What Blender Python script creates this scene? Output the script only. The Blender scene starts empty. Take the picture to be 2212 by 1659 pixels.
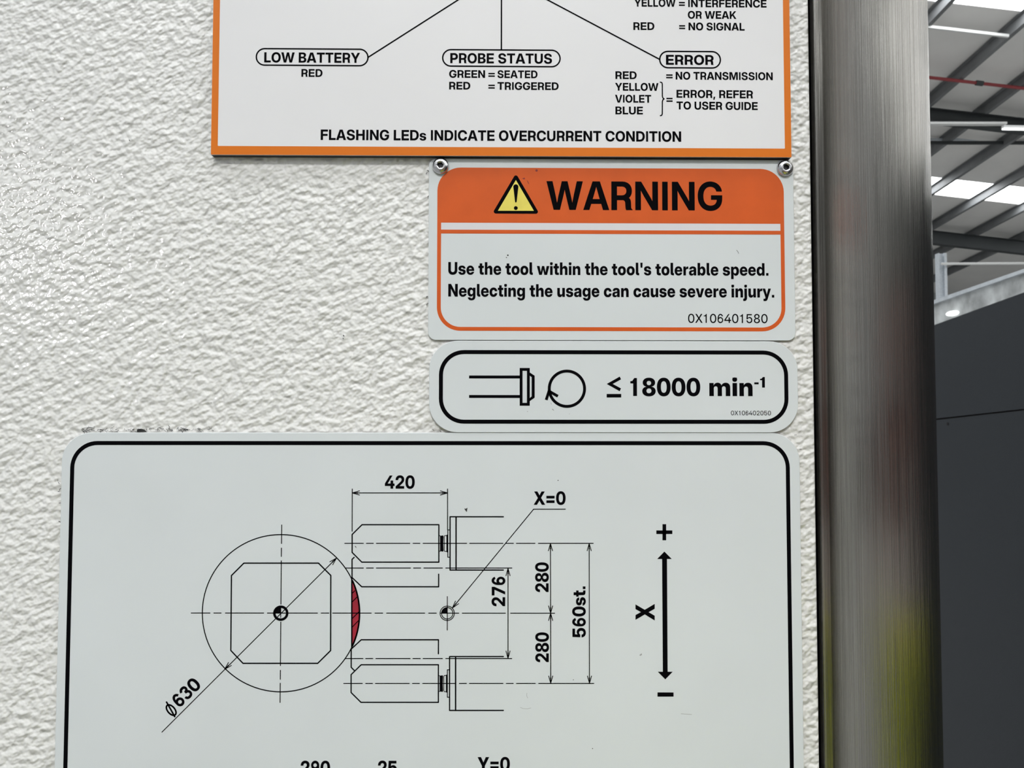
import bpy, bmesh, math, random
from mathutils import Vector, Matrix
from mathutils.geometry import delaunay_2d_cdt

# ---------------------------------------------------------------- camera, world, light, exposure
SC = bpy.context.scene
COL = SC.collection
W_PX, H_PX, F_PX = 2212.0, 1659.0, 1736.0
D_CAM, Z_CAM = 0.26, 1.63                      # 26 cm in front of the machine panel (plane y = 0)
CAM = Vector((0.0, -D_CAM, Z_CAM))
PITCH, YAW, ROLL = math.radians(2.3487), math.radians(0.7065), math.radians(0.0381)
_f = Vector((math.sin(YAW) * math.cos(PITCH), math.cos(YAW) * math.cos(PITCH), math.sin(PITCH)))
_r = Vector((math.cos(YAW), -math.sin(YAW), 0))
_u = _r.cross(_f)
FWD = _f
RIGHT = _r * math.cos(ROLL) + _u * math.sin(ROLL)
UP = _u * math.cos(ROLL) - _r * math.sin(ROLL)
cd = bpy.data.cameras.new('camera')
cam = bpy.data.objects.new('camera', cd)
COL.objects.link(cam)
cd.sensor_width = 36.0
cd.lens = F_PX * 36.0 / W_PX
cd.clip_start, cd.clip_end = 0.01, 400
cd.dof.use_dof = True
cd.dof.focus_distance = 0.262
cd.dof.aperture_fstop = 60.0
m = Matrix((RIGHT, UP, -FWD)).transposed().to_4x4()
m.translation = CAM
cam.matrix_world = m
SC.camera = cam

SC.view_settings.view_transform = 'Standard'
SC.view_settings.look = 'None'
SC.view_settings.exposure = 0.10
SC.view_settings.gamma = 1.0
SC.view_settings.use_curve_mapping = False
SC.cycles.max_bounces = 8
SC.cycles.diffuse_bounces = 4
SC.cycles.glossy_bounces = 4
SC.cycles.caustics_reflective = False
SC.cycles.caustics_refractive = False
SC.cycles.sample_clamp_indirect = 6.0

wd = bpy.data.worlds.new('hall_daylight')
SC.world = wd
wd.use_nodes = True
bg = wd.node_tree.nodes['Background']
bg.inputs[0].default_value = (0.93, 0.97, 1.0, 1)
bg.inputs[1].default_value = 0.45


def area_light(name, loc, target, sx, sy, power, color):
    ld = bpy.data.lights.new(name, 'AREA')
    ld.shape = 'RECTANGLE'
    ld.size, ld.size_y = sx, sy
    ld.energy = power
    ld.color = color
    o = bpy.data.objects.new(name, ld)
    COL.objects.link(o)
    o.location = loc
    o.rotation_euler = (Vector(target) - Vector(loc)).to_track_quat('-Z', 'Y').to_euler()
    return o


# daylight through the roof light and an added unseen spot above, its soft cone grading the panel's brightness; a lamp on a stand behind on the left
KEY_POS = Vector((-0.7, -10.0, 11.4))
LAMP_POS = Vector((-0.159, 0, Z_CAM + 0.056)) + Vector((-0.61, -1.0, 0.222)) * 3.0
area_light('roof_daylight', KEY_POS, (0, 0, Z_CAM), 3.0, 1.3, 300, (1.0, 0.985, 0.95))
SPOT_POS = Vector((-0.45, -8.6, Z_CAM + 8.35))
sl = bpy.data.lights.new('added_grading_beam', 'SPOT')  # added spot: soft cone leaves the panel's upper left dimmer
sl.energy, sl.color = 3900, (1.0, 0.985, 0.955)
sl.spot_size, sl.spot_blend, sl.shadow_soft_size = math.radians(5.0), 1.0, 0.45
so = bpy.data.objects.new('added_grading_beam', sl)
COL.objects.link(so)
so.location = SPOT_POS
so.rotation_euler = (Vector((0.32, 0, Z_CAM - 0.20)) - SPOT_POS).to_track_quat('-Z', 'Y').to_euler()
ll = bpy.data.lights.new('stand_lamp_beam', 'SPOT')
ll.energy, ll.color = 20, (1.0, 0.99, 0.97)
ll.spot_size, ll.spot_blend, ll.shadow_soft_size = math.radians(9.0), 0.35, 0.085
lo = bpy.data.objects.new('stand_lamp_beam', ll)
COL.objects.link(lo)
lo.location = LAMP_POS
lo.rotation_euler = (Vector((-0.32, 0, Z_CAM + 0.05)) - LAMP_POS).to_track_quat('-Z', 'Y').to_euler()


# ---------------------------------------------------------------- projecting measurements onto real planes
def ray(px, py):
    return (RIGHT * ((px - W_PX / 2) / F_PX) - UP * ((py - H_PX / 2) / F_PX) + FWD).normalized()


def P(px, py, h=0.0):
    """(x, z) on the plane y = -h, parallel to the machine panel."""
    d = ray(px, py)
    t = (D_CAM - h) / d.y
    q = CAM + d * t
    return (q.x, q.z)


def hit(px, py, p0, n):
    d = ray(px, py)
    return CAM + d * ((p0 - CAM).dot(n) / d.dot(n))


# ---------------------------------------------------------------- objects and tags
def tag(o, label=None, cat=None, group=None, kind=None):
    if label:
        o['label'] = label
    if cat:
        o['category'] = cat
    if group:
        o['group'] = group
    if kind:
        o['kind'] = kind
    return o


def empty(name, loc):
    o = bpy.data.objects.new(name, None)
    o.empty_display_size = 0.01
    COL.objects.link(o)
    o.location = loc
    return o


def link_mesh(name, verts, faces, mat, parent=None, smooth=False, loc=None):
    me = bpy.data.meshes.new(name)
    me.from_pydata([tuple(v) for v in verts], [], faces)
    me.update()
    if mat:
        me.materials.append(mat)
    if smooth:
        me.polygons.foreach_set('use_smooth', [True] * len(me.polygons))
    o = bpy.data.objects.new(name, me)
    COL.objects.link(o)
    if parent:
        o.parent = parent
    if loc is not None:
        o.location = loc
    return o


def link_bm(name, bm, mat, parent=None, smooth=False):
    me = bpy.data.meshes.new(name)
    bm.normal_update()
    bm.to_mesh(me)
    bm.free()
    if mat:
        me.materials.append(mat)
    if smooth:
        me.polygons.foreach_set('use_smooth', [True] * len(me.polygons))
    o = bpy.data.objects.new(name, me)
    COL.objects.link(o)
    if parent:
        o.parent = parent
    return o


class MB:
    """collects boxes, prisms and tubes into one mesh"""
    def __init__(s):
        s.v, s.f = [], []

    def add(s, vs, fs):
        n = len(s.v)
        s.v += [Vector(v) for v in vs]
        s.f += [tuple(i + n for i in f) for f in fs]

    def hexa(s, a):  # eight corners: bottom ring 0-3, top ring 4-7
        s.add(a, [(0, 3, 2, 1), (4, 5, 6, 7), (0, 1, 5, 4), (1, 2, 6, 5), (2, 3, 7, 6), (3, 0, 4, 7)])

    def box(s, x0, x1, y0, y1, z0, z1):
        s.hexa([(x0, y0, z0), (x1, y0, z0), (x1, y1, z0), (x0, y1, z0), (x0, y0, z1), (x1, y0, z1), (x1, y1, z1), (x0, y1, z1)])

    def prism(s, poly, ext):  # polygon of 3D points pushed along ext
        n = len(poly)
        e = Vector(ext)
        a = [Vector(p) for p in poly]
        s.add(a + [p + e for p in a], [tuple(range(n))[::-1], tuple(range(n, 2 * n))] + [(i, (i + 1) % n, n + (i + 1) % n, n + i) for i in range(n)])

    def bar(s, p, q, w, h, up):  # rectangular bar from p to q
        p, q, up = Vector(p), Vector(q), Vector(up)
        d = (q - p).normalized()
        sd = d.cross(up).normalized()
        u = sd.cross(d).normalized()
        c = lambda b: [b - sd * w / 2 - u * h / 2, b + sd * w / 2 - u * h / 2, b + sd * w / 2 + u * h / 2, b - sd * w / 2 + u * h / 2]
        s.hexa(c(p) + c(q))

    def tube(s, p, q, r, n=20, r2=None):
        p, q = Vector(p), Vector(q)
        d = (q - p).normalized()
        a = d.orthogonal().normalized()
        b = d.cross(a)
        r2 = r if r2 is None else r2
        vs = [p + (a * math.cos(t) + b * math.sin(t)) * r for t in [2 * math.pi * i / n for i in range(n)]]
        vs += [q + (a * math.cos(t) + b * math.sin(t)) * r2 for t in [2 * math.pi * i / n for i in range(n)]]
        s.add(vs, [tuple(range(n))[::-1], tuple(range(n, 2 * n))] + [(i, (i + 1) % n, n + (i + 1) % n, n + i) for i in range(n)])

    def build(s, name, mat, parent=None, smooth=False, bevel=0.0):
        off, pp = Vector((0, 0, 0)), parent
        while pp is not None:
            off, pp = off + pp.location, pp.parent
        o = link_mesh(name, [v - off for v in s.v], s.f, mat, parent, smooth)
        bm = bmesh.new()
        bm.from_mesh(o.data)
        bmesh.ops.recalc_face_normals(bm, faces=bm.faces)
        bm.to_mesh(o.data)
        bm.free()
        if bevel:
            md = o.modifiers.new('edge', 'BEVEL')
            md.width, md.segments, md.limit_method = bevel, 2, 'ANGLE'
        return o


# ---------------------------------------------------------------- materials
def new_mat(name):
    mt = bpy.data.materials.new(name)
    mt.use_nodes = True
    nt = mt.node_tree
    return mt, nt, nt.nodes['Principled BSDF']


def N(nt, kind, **kw):
    n = nt.nodes.new(kind)
    for k, v in kw.items():
        if k in n.inputs.keys():
            n.inputs[k].default_value = v
        else:
            setattr(n, k, v)
    return n


def simple(name, col, rough=0.5, metal=0.0, spec=0.5, var=0.0, vscale=60.0, bump=0.0, bscale=900.0):
    mt, nt, b = new_mat(name)
    b.inputs['Base Color'].default_value = (*col, 1)
    b.inputs['Roughness'].default_value = rough
    b.inputs['Metallic'].default_value = metal
    b.inputs['Specular IOR Level'].default_value = spec
    tc = N(nt, 'ShaderNodeTexCoord')
    if var:
        nz = N(nt, 'ShaderNodeTexNoise', Scale=vscale, Detail=4.0)
        nt.links.new(tc.outputs['Object'], nz.inputs['Vector'])
        mp = N(nt, 'ShaderNodeMapRange')
        mp.inputs[1].default_value, mp.inputs[2].default_value = 0.3, 0.7
        mp.inputs[3].default_value, mp.inputs[4].default_value = 1 - var, 1 + var
        nt.links.new(nz.outputs['Fac'], mp.inputs[0])
        mx = N(nt, 'ShaderNodeMix', data_type='RGBA', blend_type='MULTIPLY')
        mx.inputs[0].default_value = 1.0
        mx.inputs[6].default_value = (*col, 1)
        nt.links.new(mp.outputs[0], mx.inputs[7])
        nt.links.new(mx.outputs[2], b.inputs['Base Color'])
    if bump:
        nz = N(nt, 'ShaderNodeTexNoise', Scale=bscale, Detail=2.0)
        nt.links.new(tc.outputs['Object'], nz.inputs['Vector'])
        bp = N(nt, 'ShaderNodeBump', Strength=1.0, Distance=bump)
        nt.links.new(nz.outputs['Fac'], bp.inputs['Height'])
        nt.links.new(bp.outputs[0], b.inputs['Normal'])
    return mt


def glow(name, col, strength):
    mt, nt, b = new_mat(name)
    b.inputs['Base Color'].default_value = (0.8, 0.8, 0.8, 1)
    b.inputs['Emission Color'].default_value = (*col, 1)
    b.inputs['Emission Strength'].default_value = strength
    return mt


def paint_textured():
    """thick white structure paint: coarse glossy orange-peel with slightly slanting ridges"""
    mt, nt, b = new_mat('textured_white_paint')
    b.inputs['Base Color'].default_value = (0.80, 0.80, 0.785, 1)
    b.inputs['Roughness'].default_value = 0.35
    b.inputs['Specular IOR Level'].default_value = 0.5
    tc = N(nt, 'ShaderNodeTexCoord')
    mr = N(nt, 'ShaderNodeMapping')
    mr.inputs['Rotation'].default_value = (0, math.radians(27), 0)
    nt.links.new(tc.outputs['Object'], mr.inputs['Vector'])
    mp = N(nt, 'ShaderNodeMapping')
    mp.inputs['Scale'].default_value = (0.80, 1.0, 1.0)
    nt.links.new(mr.outputs[0], mp.inputs['Vector'])
    n1 = N(nt, 'ShaderNodeTexNoise', Scale=520.0, Detail=0.9, Roughness=0.4)
    nt.links.new(mp.outputs[0], n1.inputs['Vector'])
    n2 = N(nt, 'ShaderNodeTexNoise', Scale=180.0, Detail=1.0)
    nt.links.new(mp.outputs[0], n2.inputs['Vector'])
    ad = N(nt, 'ShaderNodeMath', operation='MULTIPLY_ADD')
    ad.inputs[1].default_value = 0.8
    nt.links.new(n2.outputs['Fac'], ad.inputs[0])
    nt.links.new(n1.outputs['Fac'], ad.inputs[2])
    bp = N(nt, 'ShaderNodeBump', Strength=1.0, Distance=0.00135)
    nt.links.new(ad.outputs[0], bp.inputs['Height'])
    nt.links.new(bp.outputs[0], b.inputs['Normal'])
    # glossy lacquer skin that has flowed out a little smoother than the paint below it
    b.inputs['Coat Weight'].default_value = 0.8
    b.inputs['Coat Roughness'].default_value = 0.035
    bc = N(nt, 'ShaderNodeBump', Strength=1.0, Distance=0.00024)
    nt.links.new(ad.outputs[0], bc.inputs['Height'])
    nt.links.new(bc.outputs[0], b.inputs['Coat Normal'])
    b.inputs['Specular IOR Level'].default_value = 0.2
    return mt


def brushed_steel():
    mt, nt, b = new_mat('brushed_stainless_steel')
    b.inputs['Metallic'].default_value = 1.0
    tc = N(nt, 'ShaderNodeTexCoord')
    mp = N(nt, 'ShaderNodeMapping')
    mp.inputs['Scale'].default_value = (1.0, 1.0, 0.002)
    nt.links.new(tc.outputs['Object'], mp.inputs['Vector'])
    nz = N(nt, 'ShaderNodeTexNoise', Scale=3500.0, Detail=3.0)
    nt.links.new(mp.outputs[0], nz.inputs['Vector'])
    cr = N(nt, 'ShaderNodeValToRGB')
    cr.color_ramp.elements[0].position, cr.color_ramp.elements[1].position = 0.3, 0.7
    cr.color_ramp.elements[0].color = (0.30, 0.285, 0.26, 1)
    cr.color_ramp.elements[1].color = (0.42, 0.405, 0.375, 1)
    nt.links.new(nz.outputs['Fac'], cr.inputs[0])
    nt.links.new(cr.outputs[0], b.inputs['Base Color'])
    rr = N(nt, 'ShaderNodeMapRange')
    rr.inputs[3].default_value, rr.inputs[4].default_value = 0.20, 0.24
    b.inputs['Anisotropic'].default_value = 1.0
    tg = N(nt, 'ShaderNodeTangent', direction_type='RADIAL', axis='Z')
    nt.links.new(tg.outputs[0], b.inputs['Tangent'])
    nt.links.new(nz.outputs['Fac'], rr.inputs[0])
    nt.links.new(rr.outputs[0], b.inputs['Roughness'])
    gz = N(nt, 'ShaderNodeTexNoise', Scale=9000.0, Detail=1.0)
    nt.links.new(mp.outputs[0], gz.inputs['Vector'])
    bp = N(nt, 'ShaderNodeBump', Strength=1.0, Distance=0.00009)
    nt.links.new(gz.outputs['Fac'], bp.inputs['Height'])
    nt.links.new(bp.outputs[0], b.inputs['Normal'])
    return mt


M = {
    'paint': paint_textured(),
    'steel': brushed_steel(),
    'plate_grey': simple('silver_grey_sign_face', (0.69, 0.73, 0.75), 0.34, spec=0.5, var=0.02, vscale=25),
    'plate_white': simple('white_sign_face', (0.80, 0.80, 0.82), 0.34, spec=0.5, var=0.015, vscale=25),
    'ink': simple('black_print', (0.0025, 0.0025, 0.0035), 0.5, spec=0.02),
    'orange_edge': simple('amber_orange_print', (0.72, 0.175, 0.004), 0.4, spec=0.3),
    'orange': simple('signal_orange_print', (0.66, 0.105, 0.014), 0.4, spec=0.3, var=0.05, vscale=120),
    'yellow': simple('yellow_print', (0.82, 0.70, 0.12), 0.36, var=0.04, vscale=300),
    'red': simple('crimson_print', (0.36, 0.018, 0.038), 0.36, var=0.15, vscale=200),
    'dark_red': simple('dark_red_dirt', (0.22, 0.01, 0.006), 0.5),
    'white_strip': simple('white_print', (0.72, 0.715, 0.75), 0.34),
    'dirt': simple('black_dirt', (0.03, 0.03, 0.03), 0.7),
    'grey_dirt': simple('grey_smudge', (0.33, 0.34, 0.34), 0.7),
    'rubber': simple('black_rubber', (0.012, 0.010, 0.010), 0.6, spec=0.3),
    'gap_shade_edge': simple('sign_edge_gap_shade', (0.26, 0.26, 0.255), 0.6),  # edge colour darkened to stand in for shade between the plates
    'shaded_edge': simple('shaded_sign_plate_edge', (0.03, 0.03, 0.03), 0.6),  # near black: shade on the top sign's underside put into its colour
    'screw': simple('zinc_screw_steel', (0.62, 0.62, 0.63), 0.24, metal=1.0, bump=0.00003, bscale=2500),
    'screw_dark': simple('dark_socket_steel', (0.05, 0.05, 0.055), 0.4, metal=0.6),  # socket steel kept darker than the head
    'roof': simple('grey_roof_lining', (0.86, 0.84, 0.81), 0.8, var=0.05, vscale=0.8),
    'rafter': simple('dark_painted_steel', (0.045, 0.05, 0.052), 0.6),
    'purlin': simple('galvanised_purlin', (0.19, 0.195, 0.20), 0.6, var=0.15, vscale=2.0),
    'white_metal': simple('white_enamel', (0.8, 0.8, 0.78), 0.4),
    'red_pipe': simple('red_pipe_paint', (0.30, 0.045, 0.05), 0.5),
    'pale_steel': simple('pale_galvanised_steel', (0.62, 0.66, 0.70), 0.4, var=0.12, vscale=30),
    'worn_rail': simple('worn_aluminium', (0.60, 0.62, 0.62), 0.45, var=0.4, vscale=14),
    'dark_machine': simple('graphite_machine_paint', (0.022, 0.026, 0.032), 0.5, spec=0.35, bump=0.0006, bscale=350),
    'concrete': simple('grey_concrete', (0.32, 0.32, 0.315), 0.7, var=0.12, vscale=0.9),
    'cladding': simple('light_wall_cladding', (0.38, 0.39, 0.39), 0.7, var=0.05, vscale=0.5),
    'skylight': glow('daylight_panel', (0.95, 0.98, 1.0), 7.5),
    'lamp_glass': glow('lit_lamp_glass', (1.0, 0.99, 0.97), 1.5),
    'tube': glow('strip_light_and_spot_glow', (0.98, 1.0, 0.98), 2.0),  # also lends its glow to the bright oval on the machine rail
}

# ---------------------------------------------------------------- lettering outlines (per character: advance | contours, ~ = curve control)
GLYPHS = {
  'W': {
    'A': '1471|8,0 529,1490 941,1490 1462,0 1109,0 881,711 ~837,858 ~745,1168 693,1361 780,1361 ~726,1168 ~633,858 587,711 352,0|344,317 344,570 1127,570 1127,317',
    'G': '1508|772,-24 ~560,-24 ~240,168 ~61,514 61,744 ~61,983 ~246,1329 ~566,1514 767,1514 ~896,1514 ~1123,1439 ~1299,1299 ~1411,1107 1425,989 1102,989 ~1090,1045 ~1035,1135 ~951,1199 ~842,1234 777,1234 ~654,1234 ~476,1115 ~381,896 381,744 ~381,593 ~477,375 ~656,256 780,256 ~883,256 ~1038,333 ~1124,471 1124,562 1198,556 804,556 804,796 1435,796 1435,603 ~1435,418 ~1265,135 ~967,-24',
    'I': '562|125,0 125,1490 437,1490 437,0',
    'N': '1488|108,0 108,1490 442,1490 909,745 ~932,710 ~1000,591 ~1076,454 1110,391 1074,308 ~1070,378 ~1064,558 ~1062,724 1062,771 1062,1490 1380,1490 1380,0 1045,0 620,676 ~593,719 ~510,860 ~409,1038 355,1137 412,1171 ~419,1061 ~425,867 ~426,719 426,677 426,0',
    'R': '1335|108,0 108,1490 708,1490 ~877,1490 ~1123,1370 ~1257,1150 1257,998 ~1257,850 ~1116,633 ~862,516 689,516 299,516 299,770 688,770 ~768,770 ~883,827 ~945,929 945,998 ~945,1068 ~883,1170 ~767,1226 687,1226 426,1226 426,0|700,680 980,680 ~1195,640 1205,400 1213,150 ~1219,55 1290,35 1290,0 935,0 ~895,50 890,170 878,370 ~872,522 700,522 700,522',
    'W': '2049|408,0 8,1490 348,1490 518,766 ~539,672 ~577,484 ~613,297 629,203 564,203 ~583,297 ~621,484 ~661,672 684,766 863,1490 1186,1490 1364,766 ~1387,672 ~1428,484 ~1466,297 1485,203 1418,203 ~1436,297 ~1471,484 ~1510,672 1530,766 1700,1490 2041,1490 1640,0 1286,0 1079,801 ~1057,889 ~1012,1108 981,1248 1068,1248 ~1037,1108 ~993,889 970,801 763,0',
  },
  'M': {
    ' ': '550|',
    ',': '550|68,-321 137,252 450,252 297,-321',
    '=': '1320|150,707 150,980 1170,980 1170,707|150,216 150,490 1170,490 1170,216',
    'A': '1496|6,0 521,1490 972,1490 1489,0 1106,0 894,676 ~847,834 ~753,1158 702,1353 795,1353 ~742,1158 ~647,834 598,676 379,0|352,298 352,569 1144,569 1144,298',
    'B': '1324|101,0 101,1490 714,1490 ~878,1490 ~1104,1394 ~1222,1224 1222,1111 ~1222,1025 ~1154,890 ~1031,801 948,781 948,779 ~1040,773 ~1188,682 ~1275,526 1275,421 ~1275,297 ~1154,107 ~922,0 755,0|436,265 701,265 ~805,265 ~923,360 923,444 ~923,501 ~871,583 ~773,628 704,628 436,628|436,880 683,880 ~744,880 ~831,922 ~878,1000 878,1052 ~878,1131 ~774,1225 683,1225 436,1225',
    'C': '1489|769,-24 ~565,-24 ~241,160 ~55,504 55,744 ~55,986 ~241,1331 ~565,1514 769,1514 ~904,1514 ~1133,1434 ~1308,1287 ~1420,1080 1437,952 1090,952 ~1078,1014 ~1023,1111 ~941,1178 ~836,1213 774,1213 ~656,1213 ~490,1099 ~402,889 402,744 ~402,600 ~489,391 ~656,277 774,277 ~836,277 ~940,312 ~1022,379 ~1077,475 1090,536 1437,536 ~1419,408 ~1308,202 ~1132,55 ~904,-24',
    'D': '1443|645,0 253,0 253,288 628,288 ~769,288 ~952,392 ~1041,596 1041,745 ~1041,895 ~951,1099 ~767,1202 626,1202 246,1202 246,1490 647,1490 ~873,1490 ~1206,1308 ~1387,973 1387,745 ~1387,517 ~1207,183 ~875,0|445,1490 445,0 101,0 101,1490',
    'E': '1261|101,0 101,1490 1198,1490 1198,1197 445,1197 445,892 1141,892 1141,607 445,607 445,293 1198,293 1198,0',
    'F': '1207|101,0 101,1490 1164,1490 1164,1197 445,1197 445,865 1118,865 1118,581 445,581 445,0',
    'G': '1510|772,-24 ~557,-24 ~235,167 ~55,512 55,744 ~55,986 ~242,1331 ~565,1514 766,1514 ~897,1514 ~1127,1439 ~1306,1298 ~1418,1105 1431,986 1081,986 ~1071,1038 ~1020,1122 ~942,1181 ~841,1213 778,1213 ~659,1213 ~491,1100 ~402,891 402,744 ~402,598 ~492,389 ~662,277 782,277 ~881,277 ~1026,348 ~1105,473 1105,557 1183,550 799,550 799,805 1442,805 1442,607 ~1442,419 ~1271,135 ~970,-24',
    'H': '1476|101,0 101,1490 445,1490 445,905 1032,905 1032,1490 1376,1490 1376,0 1032,0 1032,612 445,612 445,0',
    'I': '558|125,0 125,1490 433,1490 433,0',
    'J': '1167|555,-23 ~320,-23 ~54,227 54,459 54,565 376,565 376,456 ~376,363 ~469,265 550,265 ~632,265 ~725,363 725,456 725,1490 1069,1490 1069,451 ~1069,222 ~797,-23',
    'K': '1434|351,278 351,701 ~402,764 ~504,889 ~605,1013 656,1075 1000,1490 1407,1490 780,750 750,750|101,0 101,1490 445,1490 445,1109 445,715 445,551 445,0|1030,0 614,650 820,910 1426,0',
    'L': '1153|101,0 101,1490 445,1490 445,293 1110,293 1110,0',
    'M': '1852|101,0 101,1490 607,1490 816,872 ~832,821 ~875,672 ~920,509 ~959,361 971,310 885,310 ~897,361 ~935,509 ~980,672 ~1022,821 1038,872 1243,1490 1751,1490 1751,0 1414,0 1414,664 ~1414,714 ~1417,860 ~1423,1029 ~1427,1202 1427,1279 1467,1279 ~1445,1198 ~1396,1022 ~1349,854 ~1307,712 1292,664 1066,0 787,0 559,664 ~543,712 ~500,854 ~452,1022 ~401,1198 378,1279 425,1279 ~425,1202 ~430,1029 ~435,860 ~438,714 438,664 438,0',
    'N': '1494|101,0 101,1490 458,1490 898,787 ~921,751 ~990,629 ~1068,489 1102,425 1062,334 ~1058,406 ~1052,593 ~1050,766 1050,817 1050,1490 1393,1490 1393,0 1035,0 633,641 ~605,686 ~521,830 ~420,1011 366,1109 430,1140 ~437,1032 ~443,836 ~445,685 445,642 445,0',
    'O': '1530|765,-24 ~564,-24 ~242,160 ~55,504 55,744 ~55,986 ~242,1331 ~564,1514 765,1514 ~966,1514 ~1287,1331 ~1475,986 1475,744 ~1475,504 ~1287,159 ~966,-24|765,277 ~874,277 ~1038,387 ~1128,596 1128,744 ~1128,893 ~1038,1103 ~874,1213 765,1213 ~656,1213 ~493,1103 ~402,893 402,744 ~402,596 ~493,387 ~656,277',
    'P': '1304|101,0 101,1490 704,1490 ~875,1490 ~1125,1368 ~1260,1144 1260,991 ~1260,838 ~1123,613 ~872,491 701,491 294,491 294,778 680,778 ~756,778 ~864,830 ~924,926 924,991 ~924,1057 ~864,1151 ~756,1204 680,1204 445,1204 445,0',
    'Q': '1530|633,526 912,526 1042,360 1188,191 1443,-119 1139,-119 972,90 860,227|765,-24 ~564,-24 ~242,160 ~55,504 55,744 ~55,986 ~242,1331 ~564,1514 765,1514 ~966,1514 ~1287,1331 ~1475,986 1475,744 ~1475,504 ~1287,159 ~966,-24|765,277 ~874,277 ~1038,387 ~1128,596 1128,744 ~1128,893 ~1038,1103 ~874,1213 765,1213 ~656,1213 ~493,1103 ~402,893 402,744 ~402,596 ~493,387 ~656,277',
    'R': '1342|101,0 101,1490 709,1490 ~881,1490 ~1130,1368 ~1266,1144 1266,991 ~1266,841 ~1124,621 ~866,502 690,502 309,502 309,775 687,775 ~762,775 ~871,828 ~930,926 930,991 ~930,1057 ~870,1153 ~762,1206 686,1206 445,1206 445,0|700,680 980,680 ~1190,640 1200,400 1208,150 ~1214,55 1285,35 1285,0 935,0 ~895,50 890,170 878,370 ~872,522 700,522 700,522',
    'S': '1359|684,-24 ~489,-24 ~213,97 ~68,328 68,491 397,491 ~399,417 ~470,311 ~599,254 688,254 ~767,254 ~884,296 ~950,373 950,425 ~950,469 ~896,534 ~782,583 690,602 537,634 ~317,680 ~97,892 97,1053 ~97,1191 ~243,1398 ~504,1514 677,1514 ~853,1514 ~1109,1398 ~1251,1180 1256,1028 936,1028 ~929,1125 ~792,1236 681,1236 ~611,1236 ~503,1193 ~441,1119 441,1070 ~441,1027 ~492,966 ~601,920 687,902 822,874 ~944,849 ~1122,775 ~1236,671 ~1290,534 1290,449 ~1290,301 ~1146,89 ~874,-24',
    'T': '1315|43,1197 43,1490 1272,1490 1272,1197 830,1197 830,0 486,0 486,1197',
    'U': '1443|721,-24 ~533,-24 ~253,113 ~98,360 98,523 98,1490 434,1490 434,551 ~434,469 ~506,343 ~635,270 722,270 ~808,270 ~937,343 ~1009,469 1009,551 1009,1490 1344,1490 1344,523 ~1344,359 ~1190,113 ~910,-24',
    'V': '1475|521,0 6,1490 382,1490 601,814 ~648,661 ~744,325 798,137 698,137 ~749,325 ~842,661 887,814 1098,1490 1469,1490 967,0',
    'W': '2069|404,0 6,1490 376,1490 532,804 ~554,707 ~592,511 ~629,315 645,217 572,217 ~592,315 ~630,511 ~672,707 696,804 862,1490 1206,1490 1373,804 ~1396,707 ~1438,511 ~1477,315 1497,217 1422,217 ~1440,315 ~1476,511 ~1515,707 1536,804 1693,1490 2063,1490 1664,0 1282,0 1085,771 ~1064,857 ~1019,1080 986,1227 1082,1227 ~1050,1080 ~1006,857 983,771 787,0',
    'X': '1458|8,0 631,886 631,631 59,1490 448,1490 598,1257 ~630,1207 ~690,1108 ~750,1009 779,960 685,960 ~716,1009 ~776,1108 ~838,1207 870,1257 1023,1490 1402,1490 843,650 843,891 1450,0 1052,0 858,295 ~832,336 ~781,416 ~730,496 704,536 753,536 ~728,496 ~677,416 ~624,336 597,295 396,0',
    'Y': '1441|559,0 559,540 6,1490 400,1490 640,1052 ~672,994 ~732,878 761,820 697,820 ~724,878 ~782,994 813,1052 1043,1490 1435,1490 893,540 893,0',
    'Z': '1312|52,0 52,263 677,1018 ~739,1092 ~870,1238 938,1312 977,1197 ~880,1197 ~685,1197 587,1197 72,1197 72,1490 1252,1490 1252,1227 638,476 ~575,401 ~444,252 376,177 336,293 ~433,293 ~628,293 725,293 1259,293 1259,0',
    's': '1091|556,-26 ~413,-26 ~191,61 ~58,224 48,336 373,336 ~381,275 ~473,203 551,203 ~626,203 ~710,257 710,300 ~710,336 ~642,382 579,394 390,428 ~234,457 ~72,614 72,738 ~72,841 ~185,994 ~394,1078 538,1078 ~683,1078 ~895,989 ~1014,828 1017,716 714,716 ~713,773 ~620,850 549,850 ~479,850 ~400,794 400,753 ~400,718 ~463,671 519,660 728,621 ~890,591 ~1044,451 1044,333 ~1044,225 ~921,64 ~701,-26',
  },
  'B': {
    ' ': '550|',
    "'": '575|159,897 126,1490 449,1490 416,897',
    '-': '1320|1005,715 1005,436 315,436 315,715',
    '.': '570|120,0 120,314 450,314 450,0',
    '0': '1320|660,-24 ~461,-24 ~188,163 ~49,507 49,744 ~49,982 ~188,1327 ~461,1514 660,1514 ~860,1514 ~1132,1327 ~1271,982 1271,744 ~1271,507 ~1132,162 ~860,-24|660,269 ~748,269 ~862,384 ~917,597 917,744 ~917,892 ~862,1105 ~748,1221 660,1221 ~573,1221 ~458,1105 ~403,892 403,744 ~403,597 ~458,384 ~573,269',
    '1': '1160|415,0 415,1035 165,1035 165,1225 350,1250 395,1330 525,1490 755,1490 755,0',
    '2': '1320|108,0 108,267 663,724 ~713,767 ~808,853 ~869,957 869,1023 ~869,1082 ~819,1171 ~727,1221 664,1221 ~597,1221 ~497,1160 ~441,1044 441,961 96,961 ~96,1131 ~235,1379 ~490,1514 665,1514 ~826,1514 ~1076,1400 ~1219,1189 1219,1043 ~1219,935 ~1137,761 ~987,606 886,521 618,297 618,295 1224,295 1224,0',
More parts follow.
